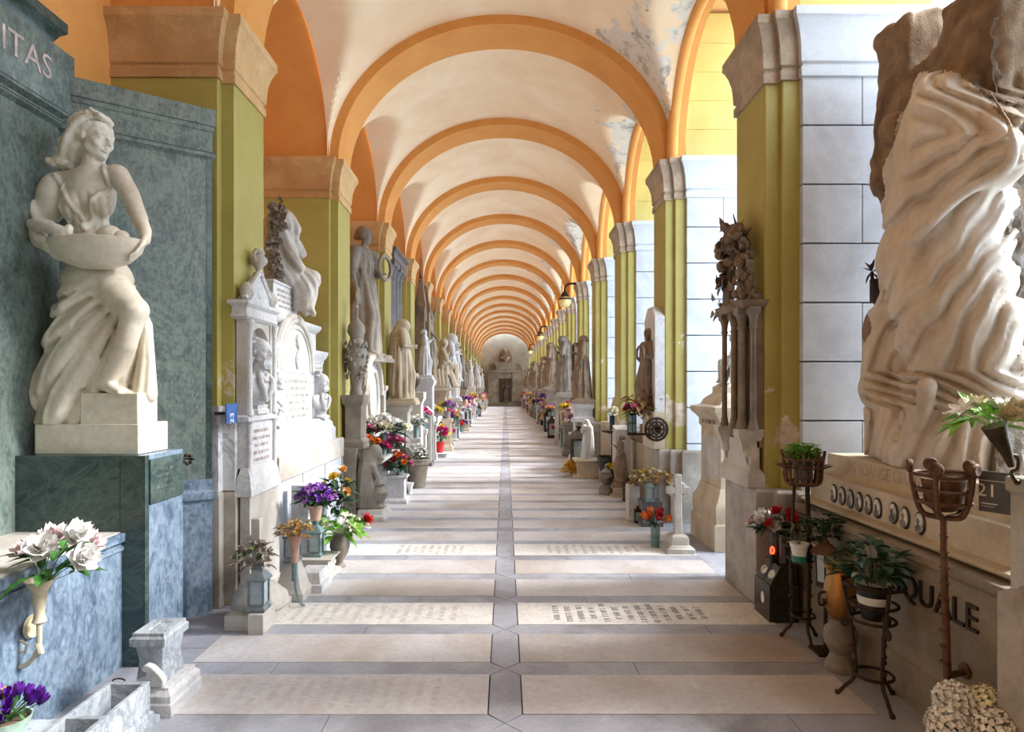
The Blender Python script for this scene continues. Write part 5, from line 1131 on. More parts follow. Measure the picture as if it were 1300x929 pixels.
for zz, rr in ((.07, .115), (.0, .1), (-.05, .1)): b.tube([c0+Vector((rr*math.cos(a), rr*math.sin(a), zz)) for a in np.linspace(0, 6.283, 19)[:-1]], .009, 6, True)
b.build('hoop', 'rust_iron', t, True)
for k in range(5):
    a = -2.4+k*1.256; u = Vector((math.cos(a), math.sin(a), 0)); b = MB()
    b.tube(cr([c0+u*.02+Vector((0, 0, -.12)), c0+u*.08+Vector((0, 0, -.1)), c0+u*.11+Vector((0, 0, 0)), c0+u*.12+Vector((0, 0, .09))], 4), .012, 7); b.build('strap', 'rust_iron', t, True)
    b = MB(); b.lathe([(0, -.012), (.026, -.012), (.03, -.004), (.03, .006), (.022, .014), (0, .01)], 14); b.xf(Matrix.Translation(c0+u*.125+Vector((0, 0, .1))) @ u.to_track_quat('Z', 'Y').to_matrix().to_4x4()); b.build('knob', 'rust_iron', t, True)
b = MB(); b.lathe([(.04, -.09), (.07, -.07), (.085, .05), (.08, .05), (.06, -.05)], 18, tuple(c0)); b.build('cup', 'rust_iron', t, True)
bouquet('white hydrangea heads low before the right wall in the corner by the crown stand', (1.8, 2.4, .2), [('hydrangea', 'pet_white', 4, .075), ('hydrangea', 'pet_cream', 2, .07)], .14, .2, ('leaf_green', 18), seed=21)
vase('pot', 'grey pot holding the white hydrangeas', (1.8, 2.4, .0), 'dark_stone', 1.45)
def tripod(label, loc, H, rb, rt, ring_z, mat='iron', name='plant_stand', scrolls=True):
    t = thing(name, label, 'stand', loc); 
    for k in range(3):
        a = .5+k*2.094; u = Vector((math.cos(a), math.sin(a), 0)); b = MB()
        b.tube(cr([u*(rb*1.25)+Vector((0, 0, .006)), u*rb*1.0+Vector((0, 0, .05)), u*rb*.62+Vector((0, 0, .13)), u*rb*.7+Vector((0, 0, H*.5)), u*rt+Vector((0, 0, H))], 5), .0095, 7); b.ell(u*(rb*1.25)+Vector((0, 0, .012)), .014, 8, 6)
        for q in range(4): z = u*rb*.72+Vector((0, 0, .18+q*.09)); b.ell(z, .014, 7, 5)
        b.build('leg', mat, t)
        if scrolls:
            b = MB(); w = u*rb*.75+Vector((0, 0, H*.62)); b.tube([w+u*(.028-.028*(1-q/14)*math.cos(q*.75))*1+Vector((0, 0, .03*(1-q/18)*math.sin(q*.75))) for q in range(15)], .0065, 6); b.build('scroll', mat, t)
    for z, r in ring_z:
        b = MB(); b.tube([(r*math.cos(a), r*math.sin(a), z) for a in np.linspace(0, 6.283, 19)[:-1]], .008, 6, True); b.build('ring', mat, t)
    return t
def leafy(label, loc, spread, h, mat, n, seed, lw=.5, cat='plant', name='potted_plant'):
    t = thing(name, label, cat, loc); r = random.Random(seed); b = MB(); s_ = MB()
    for k in range(n):
        a = r.uniform(0, 6.28); q = r.random()**.5; z = h*r.uniform(.25, 1)*(1-.3*q); p = Vector((math.cos(a)*q*spread*.8, math.sin(a)*q*spread*.8, z)); d = Vector((math.cos(a), math.sin(a), r.uniform(-.3, .9)))
        b.leaf(p, d, spread*r.uniform(.35, .6), spread*lw*r.uniform(.5, .8), bend=r.uniform(0, .5), seg=3)
        if k % 6 == 0: s_.tube([(0, 0, 0), p*.5+Vector((0, 0, .02)), p], .0025, 4)
    b.build('foliage', mat, t); s_.build('stems', 'leaf_olive', t); return t
tripod('iron tripod plant stand nearest the crown stand, holding dark pots', (1.87, 3.2, 0), .62, .13, .14, ((.14, .09), (.42, .1), (.6, .14), (.5, .11)))
t = vase('pot', 'black pot with white bands in the nearest iron tripod', (1.87, 3.2, .425), 'black_paint', 1.1, 'flower_pot'); b = MB(); b.lathe([(.073, .09), (.078, .12), (.079, .12), (.073, .08)], 18); b.lathe([(.083, .16), (.088, .18), (.08, .18)], 18); b.build('band', 'white_plastic', t)
leafy('dark leafy plant with grey-green sprays in the black pot of the iron tripod', (1.86, 3.2, .58), .16, .27, 'leaf_dark', 90, 31)
leafy('pale dry sprig among the dark leaves of the iron tripod', (1.83, 3.16, .58), .13, .18, 'leaf_olive', 16, 32, .3, name='dry_sprig')
t = thing('copper_urn', 'copper baluster urn on a turned stone foot beside the iron tripod', 'urn', (1.9, 3.57, 0))
b = MB(); b.lathe([(.08, 0), (.085, .01), (.08, .04), (.06, .075), (.055, .1), (.085, .15), (.09, .19), (.085, .23), (.05, .27), (.045, .29)], 24); b.build('foot', 'grey_figure', t); b = MB(); b.lathe([(.045, .285), (.06, .3), (.085, .36), (.092, .42), (.085, .48), (.072, .54), (.07, .56), (.085, .575), (.088, .595), (.078, .6), (.06, .56)], 28); b.build('body', 'copper', t)
b = MB(); b.tube(cr([(-.085, 0, .44), (-.12, 0, .43), (-.12, 0, .37), (-.095, 0, .37), (-.1, 0, .4)], 4), .008, 6); b.build('handle', 'iron', t)
b = MB(); 
for k in range(14): b.leaf((0, 0, .56), (math.cos(k*2.4), math.sin(k*2.4), .9), .13, .025, bend=.3)
tag(b.build('spiky_plant', 'leaf_olive'), 'spiky pale green rosette growing in the copper urn', 'plant').location = (1.9, 3.57, 0)
t = thing('post_lantern', 'brown iron lantern on a thin post behind the copper urn', 'lantern', (1.93, 3.8, 0))
b = MB(); b.tube([(0, 0, .02), (0, 0, .4)], .011, 8); b.build('post', 'iron', t); b = MB(); b.rmold(-.07, .07, -.07, .07, [(0, 0), (0, .015), (-.04, .025)]); b.build('foot', 'iron', t)
b = MB(); b.lathe([(.05, .4), (.06, .41), (.055, .43)], 6); b.build('tray', 'iron', t); b = MB(); b.lathe([(.05, .425), (.056, .6)], 6); b.build('glass', 'glass_pane', t); b = MB(); b.lathe([(.085, .6), (.08, .61), (.04, .65), (.02, .66), (.02, .675), (.0, .69)], 12); b.build('roof', 'rust_iron', t)
b = MB()
for k in range(6): a = k*PI/3; b.tube([(.051*math.cos(a), .051*math.sin(a), .42), (.058*math.cos(a), .058*math.sin(a), .6)], .004, 5)
b.build('frame', 'iron', t)
tt = tripod('tall rusty iron stand with leaf-work basket holding a bushy green plant', (1.88, 3.98, 0), .98, .1, .05, ((.16, .07), (.6, .11), (.52, .09)), scrolls=True)
b = MB()
for k in range(16):
    a = k*.393; u = Vector((math.cos(a), math.sin(a), 0)); b.tube(cr([u*.04+Vector((0, 0, .98)), u*.1+Vector((0, 0, 1.0)), u*.11+Vector((0, 0, 1.1)), u*.125+Vector((0, 0, 1.16+.04*(k % 2)))], 3), .009, 6)
    b.leaf(u*.11+Vector((0, 0, 1.08)), (u.x, u.y, .9), .07, .04)
for z, r in ((1.0, .1), (1.1, .11), (1.15, .12)): b.tube([(r*math.cos(a), r*math.sin(a), z) for a in np.linspace(0, 6.283, 19)[:-1]], .008, 6, True)
b.build('basket', 'rust_iron', tt)
vase('pot', 'small dark pot inside the leaf-work basket', (1.88, 3.98, 1.01), 'dark_stone', .9, 'flower_pot'); leafy('bushy lime green moss plant on the tall iron stand', (1.88, 3.98, 1.13), .1, .12, 'leaf_lime', 260, 33, .3)
for k, (dx, dy, l1, l2) in enumerate(((-.07, -.07, 'white plastic pot with teal rim on the tall iron stand, front one', 'thin striped plant in the front white pot on the tall iron stand'), (.06, -.08, 'white plastic pot with teal rim on the tall iron stand, behind the first', 'dark bushy plant in the rear white pot on the tall iron stand'))):
    L_ = (1.88+dx, 3.98+dy-.03, .525); t = vase('pot', l1, L_, 'white_plastic', .7, 'flower_pot'); b = MB(); b.lathe([(.04, .0), (.044, .04), (.046, .04), (.042, 0)], 16); b.build('teal_band', 'teal_plastic', t); leafy(l2, (L_[0], L_[1], .63), (.12, .12)[k], (.17, .22)[k], ('leaf_olive', 'leaf_dark')[k], (26, 90)[k], 40+k, (.22, .5)[k])
# ---- black grave block with roses
t = thing('black_grave_block', 'polished black grave block with oval portraits beside the first right pillar', 'memorial', (1.88, 4.4, 0))
b = MB(); b.rmold(1.79, 1.99, 4.27, 4.53, [(.0, 0), (0, .25), (-.005, .255)]); b.build('base', 'dark_granite', t, True, bevel=.004)
for k, (y0, y1) in enumerate(((4.28, 4.395), (4.405, 4.52))):
    b = MB(); b.prism([(1.8, .252), (1.98, .252), (1.98, .38), (1.87, .38)], 'y', y0, y1); o = b.build('tablet', 'dark_granite', t, True, bevel=.003)
    n = Vector((-.128, 0, .07)).normalized(); c = Vector((1.833, (y0+y1)/2, .312)); q = n.to_track_quat('Z', 'Y').to_matrix().to_4x4(); b = MB(); b.ell((0, 0, 0), (.033, .044, .006), 20, 8); b.xf(Matrix.Translation(c) @ q @ Matrix.Rotation(PI/2, 4, 'Z')); b.build('portrait', 'photo_pale', o, True)
b = MB(); b.ell((1.788, 4.38, .14), (.005, .03, .04), 18, 8); b.build('portrait', 'photo_pale', t, True)
for k, (y, x, lb) in enumerate(((4.34, 1.93, 'black cylinder vase on the black grave block, near one'), (4.46, 1.92, 'black cylinder vase on the black grave block, far one'))): vase('tube', lb, (x, y, .385), 'black_paint', 1.0)
bouquet('white and pink roses in the far black vase by the first right pillar', (1.9, 4.46, .56), [('rose', 'pet_white', 7, .047), ('rose', 'pet_blush', 2, .045), ('rose', 'pet_peach', 1, .045)], .13, .13, ('leaf_dark', 40), tilt=(-.3, -.1), seed=51)
bouquet('dark red roses beside the white ones on the black grave block', (1.93, 4.34, .56), [('rose', 'pet_red', 5, .05)], .09, .19, ('leaf_dark', 34), seed=52)
t = thing('grave_light', 'small glowing red electric light between the black vases', 'light', (1.845, 4.36, .385)); b = MB(); b.lathe([(.02, 0), (.02, .05), (.012, .06)], 12); b.build('base', 'black_paint', t); b = MB(); b.tube([(.012*math.cos(a), -.005, .085+.024*math.sin(a)) for a in np.linspace(0, 6.283, 15)[:-1]], .006, 6, True); b.build('lamp', 'red_glow', t)
# ================================================================ gothic columns on the first right pillar
l, r = pilloc(1, 1); t = thing('column_memorial', 'dark gothic memorial with slender columns and a thick wreath on top, first right pillar', 'memorial', l, r)
b = MB(); b.rmold(-.32, .3, -.13, 0, [(0, .856), (0, .95), (-.02, .98), (-.03, 1.0), (-.03, 1.2)]); b.build('base', 'aged_marble', t, bevel=.004)
b = MB(); b.box(-.27, .27, -.05, 0, 1.15, 2.3); b.build('back_panel', 'brown_figure', t)
for x, y, r_, mt in ((-.22, -.12, .021, 'brown_figure'), (-.11, -.08, .024, 'brown_figure'), (.1, -.08, .024, 'brown_figure'), (.19, -.13, .03, 'grey_figure'), (.275, -.08, .024, 'grey_figure')):
    b = MB(); b.lathe([(r_*1.6, 1.28), (r_*1.6, 1.31), (r_*1.3, 1.32), (r_*1.3, 1.345), (r_, 1.36), (r_*.95, 2.03), (r_*1.3, 2.035), (r_*1.3, 2.05), (r_, 2.055), (r_*1.25, 2.1), (r_*1.7, 2.14)], 14, (x, y, 0)); b.rmold(x-r_*1.5, x+r_*1.5, y-r_*1.5, y+r_*1.5, [(0, 2.135), (.006, 2.15), (.006, 2.19)]); b.build('column', mt, t)
for x in (-.22, .22):
    b = MB(); b.rmold(x-.06, x+.06, -.19, 0, [(-.05, -.08, 1.02), (-.05, -.06, 1.1), (-.01, -.02, 1.2), (0, 0, 1.24), (0, 0, 1.285)]); b.ell((x, -.1, 1.12), (.05, .05, .05), 10, 7); b.build('corbel', 'aged_marble', t, bevel=.004)
b = MB(); b.rmold(-.26, .3, -.16, 0, [(0, 2.185), (.01, 2.2), (.02, 2.24)]); b.build('lintel', 'brown_figure', t)
b = MB(); b.tube([(p, -.09, q) for p, q in ellip(0, .22, .5, 2.24, 14)], .045, 8); b.build('arch', 'grey_figure', t)
b = MB(); R = random.Random(6); arcs = ellip(-.02, .22, .52, 2.26, 40)
for k in range(230):
    p, q = arcs[R.randint(0, 40)]; c = Vector((p+R.uniform(-.08, .08), -.11+R.uniform(-.07, .05), q+R.uniform(-.06, .1)))
    if R.random() < .55: b.leaf(c, (R.uniform(-1, 1), R.uniform(-1, .1), R.uniform(-.8, .8)), .1, .07, (0, -1, .2), seg=3)
    else: b.ell(c, R.uniform(.02, .042), 7, 5)
b.build('carved_wreath', 'brown_figure', t)
# pedestal with child bust (first right bay)
t = thing('bust_pedestal', 'tall moulded brown stone pedestal carrying a small bust, behind the first right pillar', 'pedestal', (2.4, 6.47, 0))
b = MB(); b.rmold(2.1, 2.6, 6.16, 6.8, [(.08, 0), (.08, .25), (.06, .27), (.06, .32), (.065, .34), (.065, .44), (.03, .5), (.01, .56), (0, .6)]); b.build('base', WS, t, True, bevel=.004)
b = MB(); b.box(2.11, 2.6, 6.17, 6.79, .59, 1.2); o = b.build('shaft', WS, t, True, bevel=.004); b = MB(); b.box(2.104, 2.12, 6.22, 6.74, .66, 1.1); b.build('panel', 'aged_marble', o, True, bevel=.005)
b = MB(); b.rmold(2.1, 2.6, 6.16, 6.8, [(0, 1.19), (.01, 1.21), (.01, 1.27), (.04, 1.31), (.08, 1.35), (.08, 1.4), (0, 1.42), (-.03, 1.48), (-.1, 1.54), (-.1, 1.6), (-.15, 1.64)]); b.build('cornice', WS, t, True, bevel=.004)
b = MB(); glyphs(b, (2.089, 6.48, 1.225), (0, -1, 0), (0, 0, 1), .5, 1, .05, .04, 9); b.build('inscription', 'brown_figure', t, True)
bt = thing('child_statue', 'small seated marble child on the moulded brown pedestal', 'statue', (2.36, 6.45, 1.64)); figure('seated', 'aged_marble', bt, .016, 'carved_figure', .38, (0, 0, 0), -PI/2-.5)
# ---- white stele with standing relief on the second right pillar
l, r = pilloc(1, 2); t = thing('relief_stele', 'tall white stele with a standing relief figure on the second right pillar', 'memorial', l, r)
b = MB(); b.rmold(-.3, .3, -.14, 0, [(0, .856), (0, 1.3), (-.02, 1.31)]); b.build('base', WS, t, bevel=.004); b = MB(); b.prism([(-.28, 1.3), (.28, 1.3), (.28, 2.45), (.12, 2.58), (-.12, 2.58), (-.28, 2.45)], 'y', -.12, 0); b.build('slab', 'white_marble', t, bevel=.004)
figure('wreath', 'brown_figure', t, .016, 'relief_figure', .58, (.02, -.14, 1.31), .3)
b = MB(); glyphs(b, (0, -.141, 1.22), (1, 0, 0), (0, 0, 1), .4, 4, .08, .035, 13); b.build('inscription', 'ink_soft', t)
b = MB(); R = random.Random(9)
for k in range(70): b.leaf((R.uniform(-.33, -.2), -.16, R.uniform(1.25, 1.75)), (R.uniform(-1, 1), -1, R.uniform(-1, 1)), .07, .05, seg=3)
b.build('carved_garland', 'iron', t)
# ---- graves standing on the floor, right side
t = thing('stone_cross', 'pale stone cross with a ringed head on a stepped base, near the first right pillar', 'cross', (1.68, 6.12, 0)); b = MB(); b.rmold(1.57, 1.79, 6.02, 6.26, [(.02, 0), (.02, .05), (0, .06), (0, .07), (-.025, .075), (-.025, .13), (-.035, .16), (-.06, .175)]); b.build('base', 'aged_marble', t, True, bevel=.004)
b = MB(); b.rmold(1.64, 1.72, 6.11, 6.17, [(.005, .17), (0, .2), (-.005, .75)]); b.rmold(1.57, 1.79, 6.115, 6.165, [(0, .56), (0, .63)]); b.build('cross', 'aged_marble', t, True, bevel=.008)
b = MB(); b.tube([(1.68+.075*math.cos(a), 6.14, .595+.075*math.sin(a)) for a in np.linspace(0, 6.283, 21)[:-1]], .018, 8, True); b.build('ring', 'aged_marble', t, True)
vase('tube', 'small dark vase with red flowers beside the stone cross', (1.5, 6.3, 0), 'verdigris', 1.1); bouquet('orange and red tulips beside the stone cross', (1.5, 6.3, .2), [('tulip', 'pet_orange', 3, .05), ('tulip', 'pet_red', 4, .052)], .1, .12, ('leaf_dark', 26), seed=61)
t = thing('grave_block', 'dark grey tapered grave block under dried yellow flowers', 'memorial', (1.68, 7.3, 0)); b = MB(); b.rmold(1.57, 1.79, 7.2, 7.42, [(.015, 0), (.015, .05), (0, .06), (-.03, .13), (0, .2), (.01, .27), (.01, .29)]); b.build('body', 'dark_stone', t, True, bevel=.004)
lantern('grey bell lantern on the dark tapered grave block', (1.65, 7.24, .29), .24, 'verdigris'); vase('pot', 'grey pot behind the bell lantern', (1.7, 7.35, .29), 'dark_stone', 1.0); bouquet('dried yellow and cream flowers above the bell lantern', (1.7, 7.35, .44), [('dry', 'pet_tan', 14, .035), ('dry', 'pet_cream', 14, .035), ('dry', 'pet_yellow', 10, .03)], .26, .2, ('leaf_dry', 30), seed=62)
t = thing('small_stele', 'small white slab stele standing left of the dark grave block', 'memorial', (1.53, 7.6, 0)); b = MB(); b.rmold(1.47, 1.6, 7.5, 7.72, [(.02, 0), (.02, .03), (0, .04), (0, .4), (-.01, .42)]); o = b.build('slab', 'aged_marble', t, True, bevel=.004); lantern('small dark candle lantern before the white slab stele', (1.56, 7.42, 0), .2, 'iron')
t = thing('iron_vase_bracket', 'black iron bracket with a ring holder below the relief stele', 'bracket', (1.84, 7.7, 1.0)); b = MB(); b.tube([(1.83, 7.72, 1.02), (1.5, 7.72, 1.02)], .014, 7); b.tube([(1.82, 7.72, .95), (1.82, 7.72, 1.1)], .02, 7); b.build('arm', 'iron', t, True)
b = MB(); 
for z in (1.04, 1.16, 1.26): b.tube([(1.55+.05*math.cos(a), 7.72+.05*math.sin(a), z) for a in np.linspace(0, 6.283, 15)[:-1]], .007, 6, True)
for k in range(4): b.tube([(1.55+.05*math.cos(k*1.57), 7.72+.05*math.sin(k*1.57), 1.02), (1.55+.05*math.cos(k*1.57), 7.72+.05*math.sin(k*1.57), 1.27)], .006, 5)
b.build('holder', 'iron', t, True)
vase('tube', 'grey vase in the black iron ring holder', (1.55, 7.72, 1.04), 'verdigris', 1.15); bouquet('bright pink carnations in the iron ring holder', (1.55, 7.72, 1.26), [('carnation', 'pet_magenta', 3, .06), ('carnation', 'pet_pink', 2, .06), ('carnation', 'pet_red', 1, .045)], .1, .11, ('leaf_dark', 40), seed=63)
bouquet('tall dry dark twigs behind the bright pink carnations', (1.7, 7.8, 1.2), [('dry', 'pet_rust', 16, .03)], .24, .36, ('leaf_dry', 50), seed=64)
t = thing('iron_wreath', 'round black iron wreath on the side of the relief stele', 'ornament', (1.75, 7.38, 1.12)); b = MB()
c = Vector((1.78, 7.42, 1.1))
for r_ in (.13, .09, .05): b.tube([c+Vector((r_*math.cos(a), -.02*(r_ < .1), r_*math.sin(a))) for a in np.linspace(0, 6.283, 25)[:-1]], .016, 7, True)
for k in range(8): b.tube([c, c+Vector((.13*math.cos(k*.785), 0, .13*math.sin(k*.785)))], .012, 6)
b.build('wreath', 'iron', t, True); b = MB(); b.tube([c, (1.83, 7.5, 1.1)], .014, 6); b.build('stem', 'iron', t, True)
def plinth_urn(label, loc, s, mat): 
    t = thing('grave_urn', label, 'urn', loc); b = MB(); b.lathe([(r*s, z*s) for r, z in [(.14, 0), (.15, .03), (.16, .1), (.14, .17), (.08, .2), (.07, .23), (.12, .3), (.16, .37), (.15, .43), (.1, .47)]], 20); b.build('body', mat, t); b = MB(); b.lathe([(r*s, z*s) for r, z in [(.12, .465), (.13, .48), (.08, .53), (.03, .57), (.02, .6), (.035, .63), (.0, .66)]], 20); b.build('lid', mat, t); return t
plinth_urn('grey lidded stone urn on the floor beside the dark standing figure', (1.5, 9.4, 0), .68, 'grey_figure')
vase('tube', 'dark vase with yellow roses behind the stone urn', (1.62, 9.65, 0), 'iron', 1.6); bouquet('small bunch of yellow roses behind the lidded stone urn', (1.62, 9.65, .3), [('rose', 'pet_yellow', 4, .05)], .06, .1, ('leaf_green', 20), seed=65)
pedestal('low stone base of the dark standing figure', (1.7, 9.25, 0), .26, .14, WS); statue('pray', 'small dark stone figure standing on the floor by the grey urn', (1.7, 9.25, .14), -PI/2, 'brown_figure', .4)
t = thing('broken_column', 'pale square pillar stump with sloping top behind the small dark figure', 'memorial', (1.78, 9.75, 0)); b = MB(); b.prism([(9.6, 0), (9.9, 0), (9.9, 1.0), (9.6, .95)], 'x', 1.68, 1.9); b.build('shaft', 'aged_marble', t, True, bevel=.006)
lantern('dark iron lantern at the foot of the pale pillar stump', (1.72, 8.85, 0), .34, 'iron')
pedestal('brown moulded base under the kneeling white figure', (1.45, 11.2, 0), .42, .32, WS); statue('mourn', 'small white veiled figure on the brown moulded base', (1.45, 11.2, .32), -PI/2-.7, 'white_marble', .42, plinth=False)
bouquet('golden dried bouquet lying on the floor before the white veiled figure', (1.2, 11.35, .0), [('dry', 'pet_gold', 26, .05), ('dry', 'pet_yellow', 10, .045)], .17, .27, ('pet_gold', 40), seed=66)
vase('pot', 'tapered black planter beside the brown moulded base', (1.76, 10.68, 0), 'black_paint', 2.6, 'planter')
t = thing('white_pedestal_table', 'pale stone table with arched legs bearing white flowers', 'table', (1.66, 17.6, 0)); b = MB(); b.rmold(1.4, 1.92, 17.4, 17.9, [(0, 1.28), (.03, 1.3), (.03, 1.36)]); b.build('table_top', 'aged_marble', t, True)
for x in (1.44, 1.88):
    for y in (17.45, 17.85): b = MB(); b.rmold(x-.04, x+.04, y-.04, y+.04, [(.01, 0), (.01, .1), (0, .12), (0, 1.29)]); b.build('leg', 'aged_marble', t, True)
b = MB(); b.prism([(1.44, .95)]+ellip(1.66, .2, .25, .95, 10)[::-1]+[(1.88, .95), (1.88, 1.29), (1.44, 1.29)], 'y', 17.42, 17.48); b.build('arch_panel', 'aged_marble', t, True)
vase('cup', 'white cup vase on the pale arched table', (1.62, 17.6, 1.36), 'white_plastic', .8); bouquet('big round bunch of white flowers on the pale arched table', (1.62, 17.6, 1.5), [('carnation', 'pet_white', 26, .1)], .28, .26, ('leaf_green', 20), seed=67)
bouquet('cream roses in a black vase before the third right memorial', (1.7, 10.0, 1.12), [('rose', 'pet_cream', 3, .07)], .07, .12, ('leaf_dark', 16), seed=68); vase('tube', 'black vase of cream roses on the tall iron candle stand', (1.7, 10.0, .92), 'black_paint', 1.1)
t = thing('candle_stand', 'tall iron candle stand with a shallow dish before the third right memorial', 'stand', (1.7, 10.0, 0)); b = MB(); b.tube([(0, 0, .02), (0, 0, .88)], .02, 8); b.build('pole', 'iron', t); b = MB(); b.lathe([(.05, .86), (.17, .89), (.18, .91), (.05, .9)], 18); b.build('dish', 'iron', t); b = MB(); b.lathe([(.14, 0), (.13, .02), (.03, .04)], 16); b.build('foot', 'iron', t)
# ---- left floor graves
t = thing('cross_grave', 'broken stone cross on a rocky base with two white blocks, by the first left pillar', 'memorial', (-1.7, 4.25, 0)); V = 'aged_marble'
b = MB(); b.rmold(-1.84, -1.66, 4.12, 4.4, [(0, 0), (0, .1), (-.005, .105)]); b.rmold(-1.66, -1.56, 4.06, 4.3, [(0, 0), (0, .13), (-.005, .135)]); b.rmold(-1.86, -1.56, 4.3, 4.6, [(0, 0), (0, .08)]); b.build('base', V, t, True, bevel=.005)
s = Sculpt((-1.92, 4.1, .06), (-1.5, 4.65, .5), .012); s.ell((-1.72, 4.35, .1), (.15, .17, .2), .05); s.ell((-1.62, 4.4, .08), (.1, .14, .13), .05); s.disp(lambda X, Y, Z: .02*fbm(X, Y, Z, 18, 3, 3)); s.below(.08); s.build('rock', V, t)
b = MB(); b.box(-1.735, -1.675, 4.3, 4.36, .25, .7); b.box(-1.79, -1.73, 4.31, 4.35, .48, .58); b.box(-1.69, -1.645, 4.3, 4.36, .5, .56); b.build('cross', V, t, True, bevel=.005)
lantern('grey metal lantern hung before the broken stone cross', (-1.62, 4.14, .14), .3, 'zinc'); bouquet('grey withered flowers tied to the broken stone cross', (-1.68, 4.2, .38), [('dry', 'grey_figure', 12, .045), ('dry', 'leaf_olive', 4, .04)], .13, .17, ('grey_figure', 30), seed=71)
t = thing('scroll_grave', 'small pale stone block with a scroll foot behind the broken cross', 'memorial', (-1.62, 4.78, 0)); b = MB(); b.rmold(-1.75, -1.5, 4.68, 4.95, [(0, 0), (0, .06), (-.03, .09), (-.06, .2), (-.08, .27)]); b.build('body', V, t, True, bevel=.006)
lantern('dark glass lantern on the scroll-footed grave stone', (-1.62, 4.8, .275), .28, 'zinc')
t = thing('hook_vase', 'terracotta pink trumpet vase on a curled iron hook', 'vase', (-1.5, 4.5, 0)); c = (-1.52, 4.55, .33)
b = MB(); b.lathe([(.02, 0), (.025, .01), (.03, .1), (.045, .18), (.055, .2), (.05, .2), (.03, .1)], 18, c); b.build('trumpet', 'terracotta', t, True); b = MB(); b.tube(cr([(-1.5, 4.62, .006), (-1.47, 4.6, .006), (-1.48, 4.56, .04), (-1.51, 4.54, .14), (-1.52, 4.55, .33)], 5), .008, 7); b.tube([(-1.52, 4.55, .2), (-1.52, 4.55, .34)], .022, 8); b.build('hook', 'verdigris', t, True)
bouquet('dried tan and yellow flowers in the terracotta hook vase', (-1.52, 4.55, .5), [('dry', 'pet_tan', 18, .033), ('dry', 'pet_cream', 8, .03)], .12, .12, ('leaf_dry', 26), seed=72)
t = thing('stepped_block', 'white stepped marble block between the hook vase and the blue lantern', 'memorial', (-1.5, 5.0, 0)); b = MB(); b.rmold(-1.62, -1.44, 4.9, 5.14, [(.02, 0), (.02, .06), (0, .065), (-.01, .15), (-.012, .152)]); b.build('body', 'white_marble', t, True, bevel=.004)
for k, (x, y, h) in enumerate(((-1.76, 5.5, .75), (-1.7, 5.75, .62))):
    t = thing('plain_stele', ('taller', 'shorter')[k]+' thin white stele standing behind the purple flowers', 'memorial', (x, y, 0)); b = MB(); b.rmold(x-.09, x+.06, y-.06, y+.06, [(.01, 0), (.01, .04), (0, .05), (0, h)]); b.build('slab', 'grey_wall_slab', t, True, bevel=.005)
t = pedestal('low white stone base under the blue lantern', (-1.6, 5.4, 0), .26, .16, V); lantern('blue-green metal lantern under the purple flowers', (-1.62, 5.38, .16), .3, 'verdigris')
vase('pot', 'pinkish clay pot of purple flowers on the blue-green lantern', (-1.62, 5.38, .462), 'terracotta', .8); bouquet('purple and lilac flowers above the blue-green lantern', (-1.62, 5.38, .56), [('small', 'pet_purple', 46, .026), ('small', 'pet_lilac', 40, .026)], .17, .2, ('leaf_dark', 40), seed=73)
vase('urn', 'dark stone vase crowded with green and white lilies', (-1.47, 5.6, .0), 'grey_figure', 1.05); bouquet('peach and yellow roses rising tall behind the white lilies', (-1.52, 5.75, .42), [('rose', 'pet_peach', 5, .05), ('rose', 'pet_yellow', 3, .045)], .16, .42, ('leaf_dark', 90), seed=74)
bouquet('white and greenish lilies spilling from the dark stone vase', (-1.45, 5.58, .26), [('lily', 'pet_cream', 9, .05), ('lily', 'pet_white', 6, .045)], .22, .2, ('leaf_lime', 40), seed=75); bouquet('single deep red bloom at the end of the white lilies', (-1.28, 5.6, .36), [('carnation', 'pet_red', 1, .075)], .05, .07, ('leaf_dark', 10), seed=76)
t = thing('mourner_group', 'dark crouching cloaked figure leaning on a small urn, on a low plinth', 'statue', (-1.6, 7.7, 0)); b = MB(); b.rmold(-1.76, -1.46, 7.5, 7.95, [(.02, 0), (.02, .06), (0, .07), (0, .13)]); b.build('plinth', V, t, True, bevel=.005)
def U(px, py, d=0.0): p = at(px, py, 7.7); return (p.x, 7.7+d, p.z)
s = Sculpt((-1.85, 7.4, .12), (-1.35, 8.0, 1.05), .01); s.ell(U(470, 618), (.11, .15, .22), .06); s.tube([U(466, 600), U(470, 580), U(476, 572)], [.11, .1, .08], .05); s.ell(U(477, 575), (.075, .08, .08), .03); s.tube([U(478, 576), U(485, 582)], [.05, .03], .03); s.tube([U(464, 575), U(461, 600), U(460, 645)], [.06, .08, .1], .04); s.tube([U(476, 592, -.08), U(482, 605, -.1), U(478, 618, -.1)], [.035, .03, .025], .02); s.tube([U(468, 640), U(484, 645, -.05)], [.06, .04], .04)
for k in range(5): s.tube([U(464+2*k, 580, -.09+.01*k), U(462+3*k, 610, -.13), U(461+5*k, 645, -.12)], [.012, .02, .02], .015, sub=3)
s.below(.13); s.build('carved_figure', 'grey_figure', t); b = MB(); b.lathe([(.05, .13), (.06, .16), (.04, .19), (.09, .27), (.1, .33), (.07, .38), (.05, .4), (.07, .42)], 18, (-1.52, 7.62, 0)); b.build('urn', 'grey_figure', t, True)
